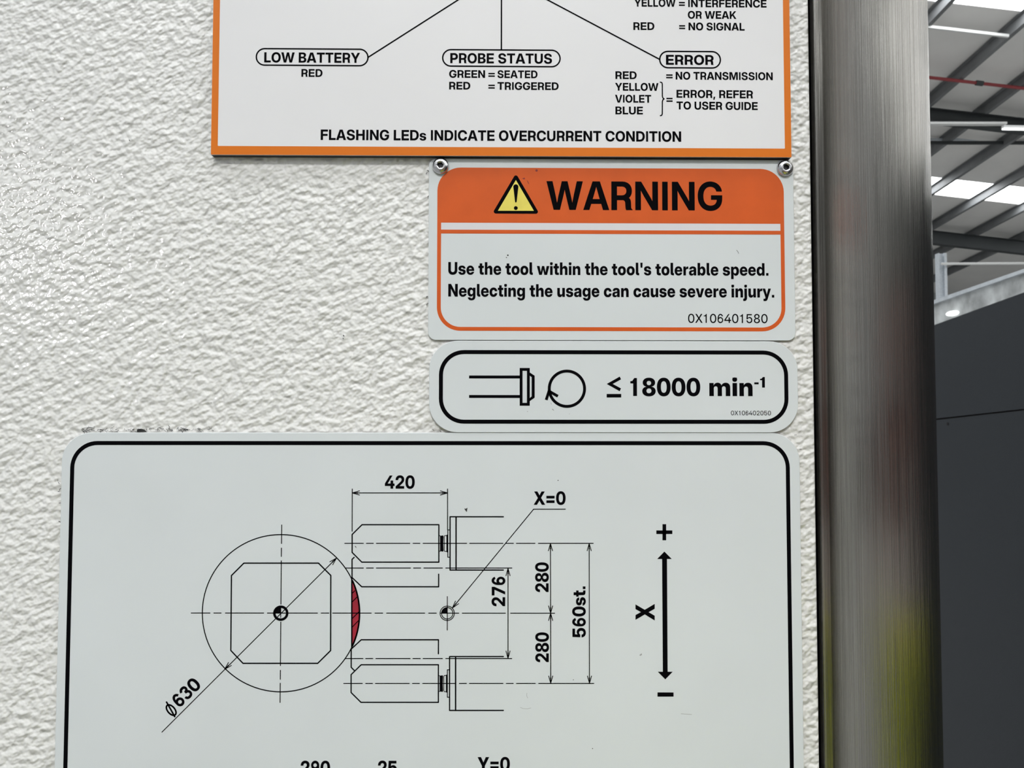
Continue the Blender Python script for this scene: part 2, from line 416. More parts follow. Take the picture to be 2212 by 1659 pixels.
    '3': '1215|79,1082 87,1131 101,1186 122,1237 148,1286 179,1330 215,1369 255,1404 298,1434 344,1458 393,1478 443,1493 494,1504 547,1510 600,1512 657,1510 712,1503 764,1493 814,1477 862,1458 906,1433 947,1405 984,1371 1016,1334 1043,1293 1065,1249 1080,1202 1089,1154 1092,1104 1089,1050 1079,996 1061,944 1036,895 1004,850 965,810 922,775 875,746 824,722 770,703 713,688 652,677 589,671 527,668 513,962 567,965 611,970 650,976 684,985 712,995 735,1006 753,1017 766,1028 776,1038 784,1049 789,1059 794,1072 796,1087 798,1106 797,1117 795,1128 791,1138 787,1147 781,1156 773,1165 763,1174 750,1183 734,1191 715,1200 692,1207 665,1212 634,1216 600,1217 569,1216 541,1212 514,1207 491,1200 470,1191 451,1182 435,1171 421,1158 409,1145 398,1130 389,1113 382,1094 376,1071 371,1038|523,942 598,941 674,934 744,920 810,902 872,877 928,846 979,809 1023,767 1061,720 1092,670 1115,616 1130,562 1140,506 1142,449 1139,389 1128,331 1111,274 1086,222 1054,174 1017,131 975,93 929,61 879,35 827,14 773,-2 717,-13 659,-20 600,-22 542,-20 485,-14 430,-4 376,11 324,32 275,57 229,88 187,125 149,167 117,214 91,265 71,320 56,377 49,430 341,470 346,432 353,406 361,384 371,365 382,349 394,335 409,322 426,311 446,300 469,291 496,284 527,278 562,274 600,273 637,274 672,278 703,284 731,292 755,302 775,313 793,325 807,338 819,351 828,366 836,382 842,401 846,424 848,451 846,475 843,497 837,517 829,535 819,552 807,567 791,582 771,596 746,610 715,622 678,633 633,641 581,646 517,648',
    '4': '1320|28,300 28,586 653,1490 1021,1490 401,584 401,582 1292,582 1292,300|762,0 762,387 762,514 762,928 1109,928 1109,0',
    '5': '1320|657,-23 ~490,-23 ~236,97 ~87,320 78,472 429,472 ~430,410 ~491,314 ~594,258 659,258 ~726,258 ~827,319 ~884,427 884,498 ~884,570 ~827,680 ~727,742 661,742 ~577,742 ~458,669 438,607 99,607 143,1490 1148,1490 1148,1194 473,1194 451,912 453,912 ~503,962 ~646,1013 732,1013 ~831,1013 ~1014,937 ~1156,799 ~1238,615 1238,508 ~1238,353 ~1094,113 ~832,-23',
    '6': '1240|836,1061 826,1088 817,1108 807,1126 796,1142 785,1156 773,1169 760,1180 746,1189 731,1197 716,1204 699,1209 681,1214 661,1216 644,1217 612,1215 586,1209 563,1200 540,1186 518,1168 495,1144 474,1115 454,1079 435,1037 419,989 406,935 396,875 390,810 387,736 388,723 388,707 388,691 388,674 388,658 387,642 388,625 388,608 388,589 388,570 388,550 388,528 388,505 388,480 92,480 92,505 92,528 93,550 92,570 93,589 92,608 92,625 92,642 92,658 92,674 92,691 93,707 93,723 93,744 95,828 103,913 117,994 136,1071 160,1143 190,1212 226,1275 268,1332 317,1384 371,1428 432,1464 498,1491 568,1507 636,1512 686,1510 732,1504 777,1494 820,1480 861,1462 901,1440 938,1415 972,1386 1004,1354 1033,1319 1059,1281 1081,1241 1100,1198 1114,1159|1128,478 1121,400 1102,323 1071,251 1029,184 976,124 914,73 845,32 770,2 691,-16 610,-22 529,-16 450,2 375,32 306,73 244,124 191,184 149,251 118,323 99,400 92,478 99,556 118,633 149,705 191,772 244,832 306,883 375,924 450,954 529,972 610,978 691,972 770,954 845,924 914,883 976,832 1029,772 1071,705 1102,633 1121,556|832,478 830,510 822,541 808,571 790,598 767,623 741,644 711,661 679,673 645,680 610,683 575,680 541,673 509,661 479,644 453,623 430,598 412,571 398,541 390,510 388,478 390,446 398,415 412,385 430,358 453,333 479,312 509,295 541,283 575,276 610,273 645,276 679,283 711,295 741,312 767,333 790,358 808,385 822,415 830,446',
    '7': '1320|222,0 821,1180 821,1182 120,1182 120,1490 1200,1490 1200,1192 600,0',
    '8': '1320|659,-24 ~480,-24 ~211,82 ~62,275 62,403 ~62,505 ~155,660 ~327,758 443,773 443,772 ~288,795 ~109,969 109,1107 ~109,1228 ~248,1412 ~496,1514 659,1514 ~826,1514 ~1074,1413 ~1211,1231 1211,1107 ~1211,969 ~1032,796 877,772 877,773 ~993,758 ~1165,660 ~1258,505 1258,403 ~1258,275 ~1108,82 ~840,-24|659,234 ~723,234 ~823,284 ~879,374 879,431 ~879,489 ~822,578 ~724,629 659,629 ~596,629 ~497,578 ~441,489 441,431 ~441,373 ~497,284 ~595,234|659,897 ~718,897 ~804,940 ~852,1019 852,1072 ~852,1126 ~805,1204 ~718,1247 659,1247 ~601,1247 ~515,1204 ~468,1126 468,1072 ~468,1019 ~515,940 ~601,897',
    '9': '1240|384,429 394,402 403,382 413,364 424,348 435,334 447,321 460,310 474,301 489,293 504,286 521,281 539,276 559,274 576,273 608,275 634,281 657,290 680,304 702,322 725,346 746,375 766,411 785,453 801,501 814,555 824,615 830,680 833,754 832,767 832,783 832,799 832,816 832,832 832,848 832,865 832,882 832,901 832,920 832,940 832,962 832,985 832,1010 1128,1010 1128,985 1128,962 1128,940 1128,920 1128,901 1128,882 1128,865 1128,848 1128,832 1128,816 1128,799 1128,783 1128,767 1127,746 1125,662 1117,577 1103,496 1084,419 1060,347 1030,278 994,215 952,158 903,106 849,62 788,26 722,-1 652,-17 584,-22 534,-20 488,-14 443,-4 400,10 359,28 319,50 282,75 248,104 216,136 187,171 161,209 139,249 120,292 106,331|92,1012 99,1090 118,1167 149,1239 191,1306 244,1366 306,1417 375,1458 450,1488 529,1506 610,1512 691,1506 770,1488 845,1458 914,1417 976,1366 1029,1306 1071,1239 1102,1167 1121,1090 1128,1012 1121,934 1102,857 1071,785 1029,718 976,658 914,607 845,566 770,536 691,518 610,512 529,518 450,536 375,566 306,607 244,658 191,718 149,785 118,857 99,934|388,1012 390,980 398,949 412,919 430,892 453,867 479,846 509,829 541,817 575,810 610,807 645,810 679,817 711,829 741,846 767,867 790,892 808,919 822,949 830,980 832,1012 830,1044 822,1075 808,1105 790,1132 767,1157 741,1178 711,1195 679,1207 645,1214 610,1217 575,1214 541,1207 509,1195 479,1178 453,1157 430,1132 412,1105 398,1075 390,1044',
    '=': '1320|137,705 137,1001 1183,1001 1183,705|137,201 137,499 1183,499 1183,201',
    'A': '1527|3,0 512,1490 1012,1490 1524,0 1102,0 910,632 ~860,803 ~762,1147 713,1343 814,1343 ~763,1147 ~664,803 612,632 414,0|361,274 361,567 1166,567 1166,274',
    'G': '1513|772,-24 ~554,-24 ~229,166 ~48,511 48,744 ~48,989 ~238,1334 ~563,1514 765,1514 ~898,1514 ~1133,1438 ~1314,1297 ~1428,1102 1439,981 1056,981 ~1046,1029 ~1002,1105 ~931,1158 ~838,1186 779,1186 ~667,1186 ~510,1082 ~428,885 428,744 ~428,604 ~511,408 ~670,304 784,304 ~878,304 ~1011,366 ~1082,477 1082,551 1164,543 792,543 792,817 1450,817 1450,611 ~1450,421 ~1279,135 ~974,-24',
    'I': '580|125,0 125,1490 455,1490 455,0',
    'N': '1502|91,0 91,1490 479,1490 884,840 ~907,804 ~978,677 ~1058,533 1092,468 1048,365 ~1043,442 ~1037,638 ~1034,820 1034,874 1034,1490 1411,1490 1411,0 1023,0 649,597 ~621,644 ~534,792 ~433,976 381,1074 452,1102 ~460,996 ~467,797 ~468,642 468,598 468,0',
    'R': '1352|91,0 91,1490 711,1490 ~885,1490 ~1140,1366 ~1278,1138 1278,981 ~1278,829 ~1133,607 ~870,486 690,486 321,486 321,781 685,781 ~754,781 ~855,831 ~910,921 910,981 ~910,1042 ~855,1132 ~754,1182 684,1182 468,1182 468,0|700,680 980,680 ~1205,640 1215,400 1223,150 ~1229,55 1300,35 1300,0 925,0 ~885,50 880,170 868,370 ~862,522 690,522 700,522',
    'U': '1443|722,-24 ~530,-24 ~247,113 ~90,361 90,526 90,1490 456,1490 456,557 ~456,481 ~524,363 ~643,295 722,295 ~801,295 ~920,363 ~987,480 987,557 987,1490 1353,1490 1353,526 ~1353,360 ~1197,113 ~913,-24',
    'W': '2094|400,0 3,1490 410,1490 549,853 ~572,750 ~611,544 ~649,338 666,234 583,234 ~603,338 ~643,544 ~686,750 710,853 861,1490 1232,1490 1383,853 ~1407,750 ~1451,544 ~1491,338 1511,234 1426,234 ~1445,338 ~1482,544 ~1522,750 1543,853 1683,1490 2090,1490 1693,0 1278,0 1093,734 ~1073,817 ~1028,1044 993,1200 1101,1200 ~1066,1044 ~1022,817 1000,734 816,0',
    'X': '1485|4,0 636,897 636,618 59,1490 485,1490 621,1274 ~652,1225 ~712,1125 ~771,1025 799,976 693,976 ~723,1025 ~782,1125 ~844,1225 875,1274 1014,1490 1428,1490 867,639 867,902 1481,0 1044,0 865,278 ~840,317 ~790,395 ~741,473 716,512 768,512 ~744,473 ~694,395 ~644,317 617,278 430,0',
    'Y': '1466|557,0 557,526 3,1490 434,1490 663,1061 ~692,1006 ~747,895 774,840 712,840 ~737,895 ~789,1006 817,1061 1034,1490 1462,1490 922,526 922,0',
    'a': '1171|416,-18 ~311,-18 ~148,50 ~55,189 55,294 ~55,383 ~119,505 ~231,581 ~379,621 463,628 ~558,635 ~671,655 ~721,690 721,721 721,726 ~721,755 ~687,798 ~625,823 582,823 ~537,823 ~471,796 ~433,746 429,712 95,712 ~104,828 ~222,992 ~439,1079 595,1079 ~712,1079 ~893,1030 ~1016,935 ~1079,798 1079,710 1079,0 726,0 726,148 722,148 ~690,90 ~602,16 ~489,-18|529,214 ~582,214 ~671,254 ~724,328 724,378 724,470 ~710,465 ~674,454 ~629,444 ~576,434 545,429 ~501,422 ~433,392 ~395,345 395,312 ~395,282 ~429,237 ~489,214',
    'b': '1260|753,-23 ~683,-23 ~566,18 ~478,101 451,163 450,163 450,0 93,0 93,1490 454,1490 454,915 455,915 ~489,971 ~576,1044 ~688,1079 756,1079 ~890,1079 ~1093,940 ~1209,692 1209,530 ~1209,363 ~1096,114 ~892,-23|649,264 ~711,264 ~797,328 ~844,447 844,530 ~844,612 ~797,730 ~711,794 649,794 ~588,794 ~493,729 ~440,611 440,530 ~440,449 ~493,329 ~588,264',
    'c': '1173|602,-24 ~437,-24 ~188,115 ~50,363 50,528 ~50,692 ~188,941 ~437,1080 602,1080 ~714,1080 ~902,1015 ~1040,896 ~1121,733 1126,634 779,634 ~775,671 ~749,731 ~705,773 ~645,796 609,796 ~548,796 ~461,731 ~415,611 415,528 ~415,445 ~461,325 ~549,260 609,260 ~645,260 ~704,283 ~748,326 ~774,388 779,426 1126,426 ~1124,327 ~1046,163 ~906,42 ~716,-24',
    'd': '1260|507,-23 ~369,-23 ~164,114 ~50,363 50,530 ~50,692 ~166,940 ~371,1079 503,1079 ~572,1079 ~683,1044 ~771,971 804,915 805,915 805,1490 1167,1490 1167,0 809,0 809,163 808,163 ~782,101 ~694,18 ~577,-23|610,264 ~672,264 ~766,329 ~819,449 819,530 ~819,611 ~766,729 ~672,794 610,794 ~550,794 ~462,730 ~415,612 415,530 ~415,447 ~462,328 ~550,264',
    'e': '1178|599,-24 ~437,-24 ~189,117 ~50,367 50,528 ~50,689 ~189,939 ~432,1080 591,1080 ~711,1080 ~909,1001 ~1053,855 ~1132,656 1132,537 1132,440 164,440 164,651 964,651 799,610 ~799,675 ~751,767 ~662,817 600,817 ~538,817 ~449,767 ~401,675 401,610 401,450 ~401,384 ~451,286 ~546,233 613,233 ~661,233 ~738,259 ~790,308 802,340 1125,340 ~1106,233 ~958,69 ~734,-24',
    'g': '1260|621,-432 ~455,-432 ~236,-340 ~119,-180 102,-79 446,-79 ~454,-109 ~501,-154 ~574,-179 621,-179 ~713,-179 ~808,-76 808,27 808,189 807,189 ~781,127 ~692,47 ~576,10 507,10 ~369,10 ~164,146 ~50,386 50,540 ~50,697 ~166,940 ~371,1079 503,1079 ~572,1079 ~685,1040 ~775,965 807,910 808,910 808,1056 1167,1056 1167,63 ~1167,-110 ~1035,-329 ~791,-432|610,290 ~672,290 ~766,353 ~819,469 819,546 ~819,624 ~766,739 ~672,801 610,801 ~550,801 ~462,740 ~415,626 415,546 ~415,467 ~462,352 ~550,290',
    'h': '1241|454,570 454,0 93,0 93,1490 454,1490 454,771 398,771 ~447,910 ~633,1079 787,1079 ~904,1079 ~1065,980 ~1149,794 1149,664 1149,0 787,0 787,587 ~787,677 ~702,772 623,772 ~571,772 ~495,728 ~454,638',
    'i': '547|93,0 93,1056 454,1056 454,0|273,1149 ~186,1149 ~76,1250 76,1329 ~76,1407 ~186,1507 272,1507 ~359,1507 ~469,1407 469,1328 ~469,1250 ~358,1149|93,1240 93,1490 454,1490 454,1240',
    'j': '548|94,1056 456,1056 456,-56 ~456,-175 ~367,-336 ~192,-418 60,-418 -81,-418 -81,-140 -10,-140 ~45,-140 ~94,-84 94,-20|274,1149 ~188,1149 ~78,1250 78,1329 ~78,1407 ~188,1507 274,1507 ~360,1507 ~471,1407 471,1328 ~471,1250 ~360,1149|149,1240 149,1490 456,1490 456,1240',
    'l': '606|473,0 ~273,0 ~93,146 93,311 93,1490 454,1490 454,346 ~454,306 ~493,269 534,269 ~544,269 ~568,269 577,269 577,0 ~551,0 ~499,0',
    'm': '1859|93,0 93,1056 440,1056 440,807 424,807 ~450,900 ~552,1021 ~689,1079 764,1079 ~883,1079 ~1064,941 1082,807 1053,807 ~1071,896 ~1175,1017 ~1325,1079 1410,1079 ~1514,1079 ~1675,989 ~1767,820 1767,704 1767,0 1405,0 1405,620 ~1405,701 ~1321,789 1254,789 ~1208,789 ~1140,746 ~1102,669 1102,617 1102,0 757,0 757,623 ~757,699 ~675,789 607,789 ~563,789 ~494,747 ~454,668 454,612 454,0',
    'n': '1241|454,570 454,0 93,0 93,1056 449,1056 449,771 398,771 ~447,910 ~633,1079 787,1079 ~904,1079 ~1065,980 ~1149,794 1149,664 1149,0 787,0 787,587 ~787,677 ~702,772 623,772 ~571,772 ~495,728 ~454,638',
    'o': '1224|612,-24 ~445,-24 ~192,112 ~50,360 50,528 ~50,695 ~192,943 ~445,1080 612,1080 ~780,1080 ~1032,943 ~1173,695 1173,528 ~1173,360 ~1032,112 ~780,-24|612,261 ~669,261 ~757,323 ~808,442 808,528 ~808,615 ~757,733 ~669,795 612,795 ~556,795 ~466,733 ~415,615 415,528 ~415,442 ~466,323 ~556,261',
    'p': '1260|93,-418 93,1056 450,1056 450,920 455,920 ~486,973 ~574,1044 ~688,1079 756,1079 ~890,1079 ~1093,940 ~1209,692 1209,530 ~1209,363 ~1096,114 ~892,-23 753,-23 ~683,-23 ~569,18 ~484,98 458,157 454,157 454,-418|649,264 ~711,264 ~797,328 ~844,447 844,530 ~844,612 ~797,730 ~711,794 649,794 ~588,794 ~493,729 ~440,611 440,530 ~440,449 ~493,329 ~588,264',
    'r': '820|93,0 93,1056 443,1056 443,868 445,868 ~474,971 ~597,1059 704,1059 ~732,1059 ~778,1058 799,1058 799,763 ~780,763 ~698,765 660,765 ~599,765 ~506,709 ~454,604 454,530 454,0',
    's': '1115|569,-26 ~419,-26 ~190,63 ~53,228 43,340 399,340 ~406,285 ~491,219 563,219 ~631,219 ~706,266 706,303 ~706,335 ~643,375 581,386 388,420 ~231,447 ~67,605 67,731 ~67,837 ~182,993 ~398,1078 549,1078 ~700,1078 ~920,988 ~1042,824 1045,711 715,711 ~714,763 ~627,833 562,833 ~497,833 ~426,785 426,750 ~426,719 ~484,677 536,668 752,629 ~917,600 ~1073,460 1073,342 ~1073,232 ~947,67 ~720,-26',
    't': '819|778,1056 778,779 19,779 19,1056|199,1344 560,1344 560,364 ~560,315 ~600,277 656,277 ~683,277 ~761,277 778,277 778,0 ~751,0 ~636,0 575,0 ~379,0 ~199,146 199,303',
    'u': '1241|454,-23 ~339,-23 ~177,76 ~93,262 93,392 93,1056 454,1056 454,469 ~454,380 ~540,284 618,284 ~670,284 ~747,328 ~787,418 787,486 787,1056 1149,1056 1149,0 792,0 792,285 844,285 ~794,146 ~609,-23',
    'v': '1181|385,0 2,1056 379,1056 524,581 ~555,478 ~611,273 639,171 553,171 ~580,273 ~634,478 664,581 806,1056 1179,1056 796,0',
    'w': '1750|326,0 2,1056 381,1056 458,738 ~486,621 ~537,368 563,245 515,245 ~544,368 ~603,621 633,738 716,1056 1034,1056 1117,738 ~1147,621 ~1205,368 1234,245 1187,245 ~1212,368 ~1262,621 1288,738 1362,1056 1748,1056 1423,0 1051,0 937,387 ~921,443 ~890,560 ~860,681 845,740 905,740 ~890,681 ~860,560 ~830,443 813,387 698,0',
    'y': '1181|128,-418 128,-140 279,-140 ~315,-140 ~356,-120 ~381,-75 393,-37 407,2 2,1056 379,1056 528,581 ~559,479 ~616,273 643,171 540,171 ~566,273 ~622,480 654,581 806,1056 1179,1056 727,-144 ~690,-242 ~594,-363 ~462,-418 372,-418 ~313,-418 ~187,-418',
  },
  'L': {
    '0': '1320|660,-24 ~486,-24 ~237,164 ~103,508 103,744 ~103,981 ~237,1326 ~486,1514 660,1514 ~834,1514 ~1084,1326 ~1217,981 1217,744 ~1217,508 ~1084,164 ~834,-24|660,171 ~767,171 ~919,309 ~999,566 999,744 ~999,923 ~919,1181 ~767,1319 660,1319 ~553,1319 ~401,1181 ~321,923 321,744 ~321,566 ~401,309 ~553,171',
    '1': '1160|490,0 490,1085 165,1085 165,1215 350,1235 470,1330 570,1490 700,1490 700,0',
    '2': '1320|154,0 154,181 690,658 ~774,734 ~887,854 ~944,974 944,1047 ~944,1131 ~876,1253 ~751,1319 665,1319 ~572,1319 ~440,1241 ~369,1096 369,996 155,996 ~155,1150 ~281,1383 ~510,1514 664,1514 ~810,1514 ~1033,1399 ~1161,1194 1161,1058 ~1161,959 ~1087,788 ~943,622 835,526 467,197 467,195 1168,195 1168,0',
    '3': '1215|129,1074 136,1121 148,1171 166,1219 187,1264 213,1307 244,1346 277,1383 315,1415 356,1443 400,1467 447,1486 496,1500 547,1509 600,1512 656,1509 710,1500 760,1486 807,1466 850,1442 889,1414 924,1383 955,1348 981,1312 1003,1273 1020,1232 1032,1190 1040,1148 1042,1105 1040,1056 1030,1009 1015,964 993,921 965,882 932,847 893,816 851,790 805,769 755,751 702,737 645,727 585,720 524,718 516,912 571,915 618,920 661,928 698,937 731,949 759,962 782,976 800,991 815,1006 826,1023 835,1040 842,1059 846,1081 848,1105 846,1125 843,1145 836,1166 828,1187 816,1207 802,1227 786,1245 767,1262 746,1278 722,1291 696,1302 667,1310 635,1315 600,1317 569,1315 539,1310 510,1302 484,1291 458,1277 434,1261 413,1242 392,1221 374,1197 359,1171 345,1144 335,1114 327,1083 321,1046|522,892 595,891 667,884 733,872 794,854 851,832 902,804 947,771 987,733 1020,692 1047,647 1067,600 1082,551 1090,501 1092,450 1089,395 1080,341 1065,290 1044,241 1018,195 987,152 951,114 911,79 867,49 819,24 768,4 715,-10 658,-19 600,-22 542,-19 487,-11 434,3 383,22 336,46 292,76 252,109 216,147 184,189 158,234 135,282 118,333 105,386 98,437 292,463 297,422 305,387 316,355 330,325 346,298 365,273 386,251 409,232 434,215 462,200 493,189 526,180 561,175 600,173 638,175 674,181 707,190 738,202 767,217 793,234 816,254 837,276 855,301 869,327 881,355 890,385 896,417 898,450 896,480 891,508 884,534 874,558 860,580 843,601 823,620 798,639 767,655 731,670 689,682 640,691 584,696 518,698',
    '4': '1320|66,344 66,528 756,1490 994,1490 314,538 314,536 1253,536 1253,344|820,0 820,400 820,484 820,930 1037,930 1037,0',
    '5': '1320|663,-21 ~514,-21 ~279,99 ~140,307 133,442 357,442 ~363,364 ~445,241 ~579,171 663,171 ~753,171 ~886,253 ~962,397 962,491 ~962,584 ~889,728 ~760,810 674,810 ~561,810 ~400,718 368,631 152,631 201,1490 1098,1490 1098,1295 407,1295 375,864 377,864 ~442,933 ~608,1001 708,1001 ~810,1001 ~984,926 ~1112,789 ~1182,605 1182,495 ~1182,343 ~1052,111 ~819,-21',
    '6': '1240|895,1073 882,1105 869,1133 854,1160 838,1186 820,1210 802,1232 783,1252 763,1269 743,1284 723,1296 702,1305 682,1312 661,1316 643,1317 606,1314 574,1305 542,1291 510,1270 479,1242 448,1208 420,1168 394,1121 371,1069 351,1012 334,950 322,883 315,813 312,737 312,723 312,707 312,691 312,674 312,658 312,642 312,625 312,608 312,589 312,570 312,550 312,528 312,505 312,480 118,480 118,505 118,528 118,550 118,570 118,589 118,608 118,625 117,642 117,658 118,674 117,691 118,707 118,723 118,743 121,827 129,911 144,991 164,1068 189,1141 220,1209 255,1272 295,1329 341,1380 392,1425 447,1461 508,1489 573,1506 637,1512 686,1509 731,1500 773,1487 813,1469 850,1446 885,1421 917,1393 947,1362 974,1329 999,1295 1022,1259 1042,1222 1060,1183 1075,1147|1102,478 1096,400 1078,323 1049,251 1008,184 958,124 899,73 834,32 762,2 687,-16 610,-22 533,-16 458,2 386,32 321,73 262,124 212,184 171,251 142,323 124,400 118,478 124,556 142,633 171,705 212,772 262,832 321,883 386,924 458,954 533,972 610,978 687,972 762,954 834,924 899,883 958,832 1008,772 1049,705 1078,633 1096,556|908,478 904,526 893,572 875,616 851,657 820,694 785,725 745,750 702,768 657,779 610,783 563,779 518,768 475,750 435,725 400,694 369,657 345,616 327,572 316,526 312,478 316,430 327,384 345,340 369,299 400,262 435,231 475,206 518,188 563,177 610,173 657,177 702,188 745,206 785,231 820,262 851,299 875,340 893,384 904,430',
    '7': '1320|269,0 922,1290 922,1292 166,1292 166,1490 1154,1490 1154,1287 507,0',
    '8': '1320|660,-24 ~504,-24 ~265,84 ~130,274 130,398 ~130,498 ~217,661 ~369,765 466,777 466,776 ~340,798 ~182,979 182,1112 ~182,1229 ~306,1410 ~521,1514 660,1514 ~799,1514 ~1014,1411 ~1136,1229 1136,1112 ~1136,979 ~979,798 854,776 854,777 ~951,765 ~1103,660 ~1190,498 1190,398 ~1190,274 ~1055,84 ~816,-24|660,161 ~750,161 ~885,223 ~960,336 960,411 ~960,488 ~883,608 ~748,676 660,676 ~572,676 ~436,608 ~359,488 359,411 ~359,336 ~434,223 ~569,161|660,859 ~736,859 ~850,918 ~914,1024 914,1094 ~914,1164 ~851,1269 ~737,1328 660,1328 ~583,1328 ~468,1269 ~404,1164 404,1094 ~404,1024 ~468,919 ~584,859',
    '9': '1240|325,417 338,385 351,357 366,330 382,304 400,280 418,258 437,238 457,221 477,206 497,194 518,185 538,178 559,174 577,173 614,176 646,185 678,199 710,220 741,248 772,282 800,322 826,369 849,421 869,478 886,540 898,607 905,677 908,753 908,767 908,783 908,799 908,816 908,832 908,848 908,865 908,882 908,901 908,920 908,940 908,962 908,985 908,1010 1102,1010 1102,985 1102,962 1102,940 1102,920 1102,901 1102,882 1102,865 1102,848 1102,832 1102,816 1102,799 1102,783 1102,767 1102,747 1099,663 1091,579 1076,499 1056,422 1031,349 1000,281 965,218 925,161 879,110 828,65 773,29 712,1 647,-16 583,-22 534,-19 489,-10 447,3 407,21 370,44 335,69 303,97 273,128 246,161 221,195 198,231 178,268 160,307 145,343|118,1012 124,1090 142,1167 171,1239 212,1306 262,1366 321,1417 386,1458 458,1488 533,1506 610,1512 687,1506 762,1488 834,1458 899,1417 958,1366 1008,1306 1049,1239 1078,1167 1096,1090 1102,1012 1096,934 1078,857 1049,785 1008,718 958,658 899,607 834,566 762,536 687,518 610,512 533,518 458,536 386,566 321,607 262,658 212,718 171,785 142,857 124,934|312,1012 316,964 327,918 345,874 369,833 400,796 435,765 475,740 518,722 563,711 610,707 657,711 702,722 745,740 785,765 820,796 851,833 875,874 893,918 904,964 908,1012 904,1060 893,1106 875,1150 851,1191 820,1228 785,1259 745,1284 702,1302 657,1313 610,1317 563,1313 518,1302 475,1284 435,1259 400,1228 369,1191 345,1150 327,1106 316,1060',
    'X': '1364|20,0 613,847 613,676 58,1490 322,1490 520,1196 ~553,1147 ~616,1050 ~678,953 709,905 660,905 ~691,953 ~754,1050 ~819,1147 851,1196 1053,1490 1311,1490 760,686 760,853 1345,0 1078,0 835,356 ~806,401 ~747,488 ~690,575 661,619 704,619 ~676,575 ~617,488 ~558,401 527,356 281,0',
  },
}

UPM, CAPH = 2048.0, 1490.0
_cache = {}


def glyph_mesh(face, ch):
    key = (face, ch)
    if key in _cache:
        return _cache[key]
    parts = GLYPHS[face][ch].split('|')
    adv = float(parts[0])
    loops = []
    for c in parts[1:]:
        if not c:
            continue
        pts = []
        for t in c.split(' '):
            on = not t.startswith('~')
            x, y = t.lstrip('~').split(',')
            pts.append((float(x), float(y), on))
        full = []
        n = len(pts)
        for i in range(n):
            a, b = pts[i], pts[(i + 1) % n]
            full.append(a)
            if not a[2] and not b[2]:
                full.append(((a[0] + b[0]) / 2, (a[1] + b[1]) / 2, True))
        while not full[0][2]:
            full = full[1:] + full[:1]
        full.append(full[0])
        out = []
        i = 0
        while i < len(full) - 1:
            a, b = full[i], full[i + 1]
            if b[2]:
                out.append((a[0], a[1]))
                i += 1
            else:
                c2 = full[i + 2]
                for k in range(5):
                    t = k / 5
                    out.append(tuple((1 - t) ** 2 * a[j] + 2 * t * (1 - t) * b[j] + t * t * c2[j] for j in (0, 1)))
                i += 2
        cl = [p for k, p in enumerate(out) if abs(p[0] - out[k - 1][0]) + abs(p[1] - out[k - 1][1]) > 0.5]
        loops.append(cl)
    vs, es = [], []
    for lp in loops:
        s = len(vs)
        vs += [Vector((p[0] / 1000, p[1] / 1000)) for p in lp]
        es += [(s + i, s + (i + 1) % len(lp)) for i in range(len(lp))]
    if not vs:
        _cache[key] = (adv, [], [])
        return _cache[key]
    ov, oe, of, *_ = delaunay_2d_cdt(vs, es, [], 0, 1e-6)

    def wind(x, y):
        w = 0
        for lp in loops:
            for i in range(len(lp)):
                x0, y0 = lp[i - 1]
                x1, y1 = lp[i]
                if (y0 <= y) != (y1 <= y):
                    xc = x0 + (y - y0) / (y1 - y0) * (x1 - x0)
                    if xc > x:
                        w += 1 if y1 > y0 else -1
        return w
    faces = []
    for f in of:
        cx = sum(ov[i].x for i in f) / len(f) * 1000
        cy = sum(ov[i].y for i in f) / len(f) * 1000
        if wind(cx, cy) != 0:
            faces.append(tuple(f))
    _cache[key] = (adv, [(v.x * 1000, v.y * 1000) for v in ov], faces)
    return _cache[key]


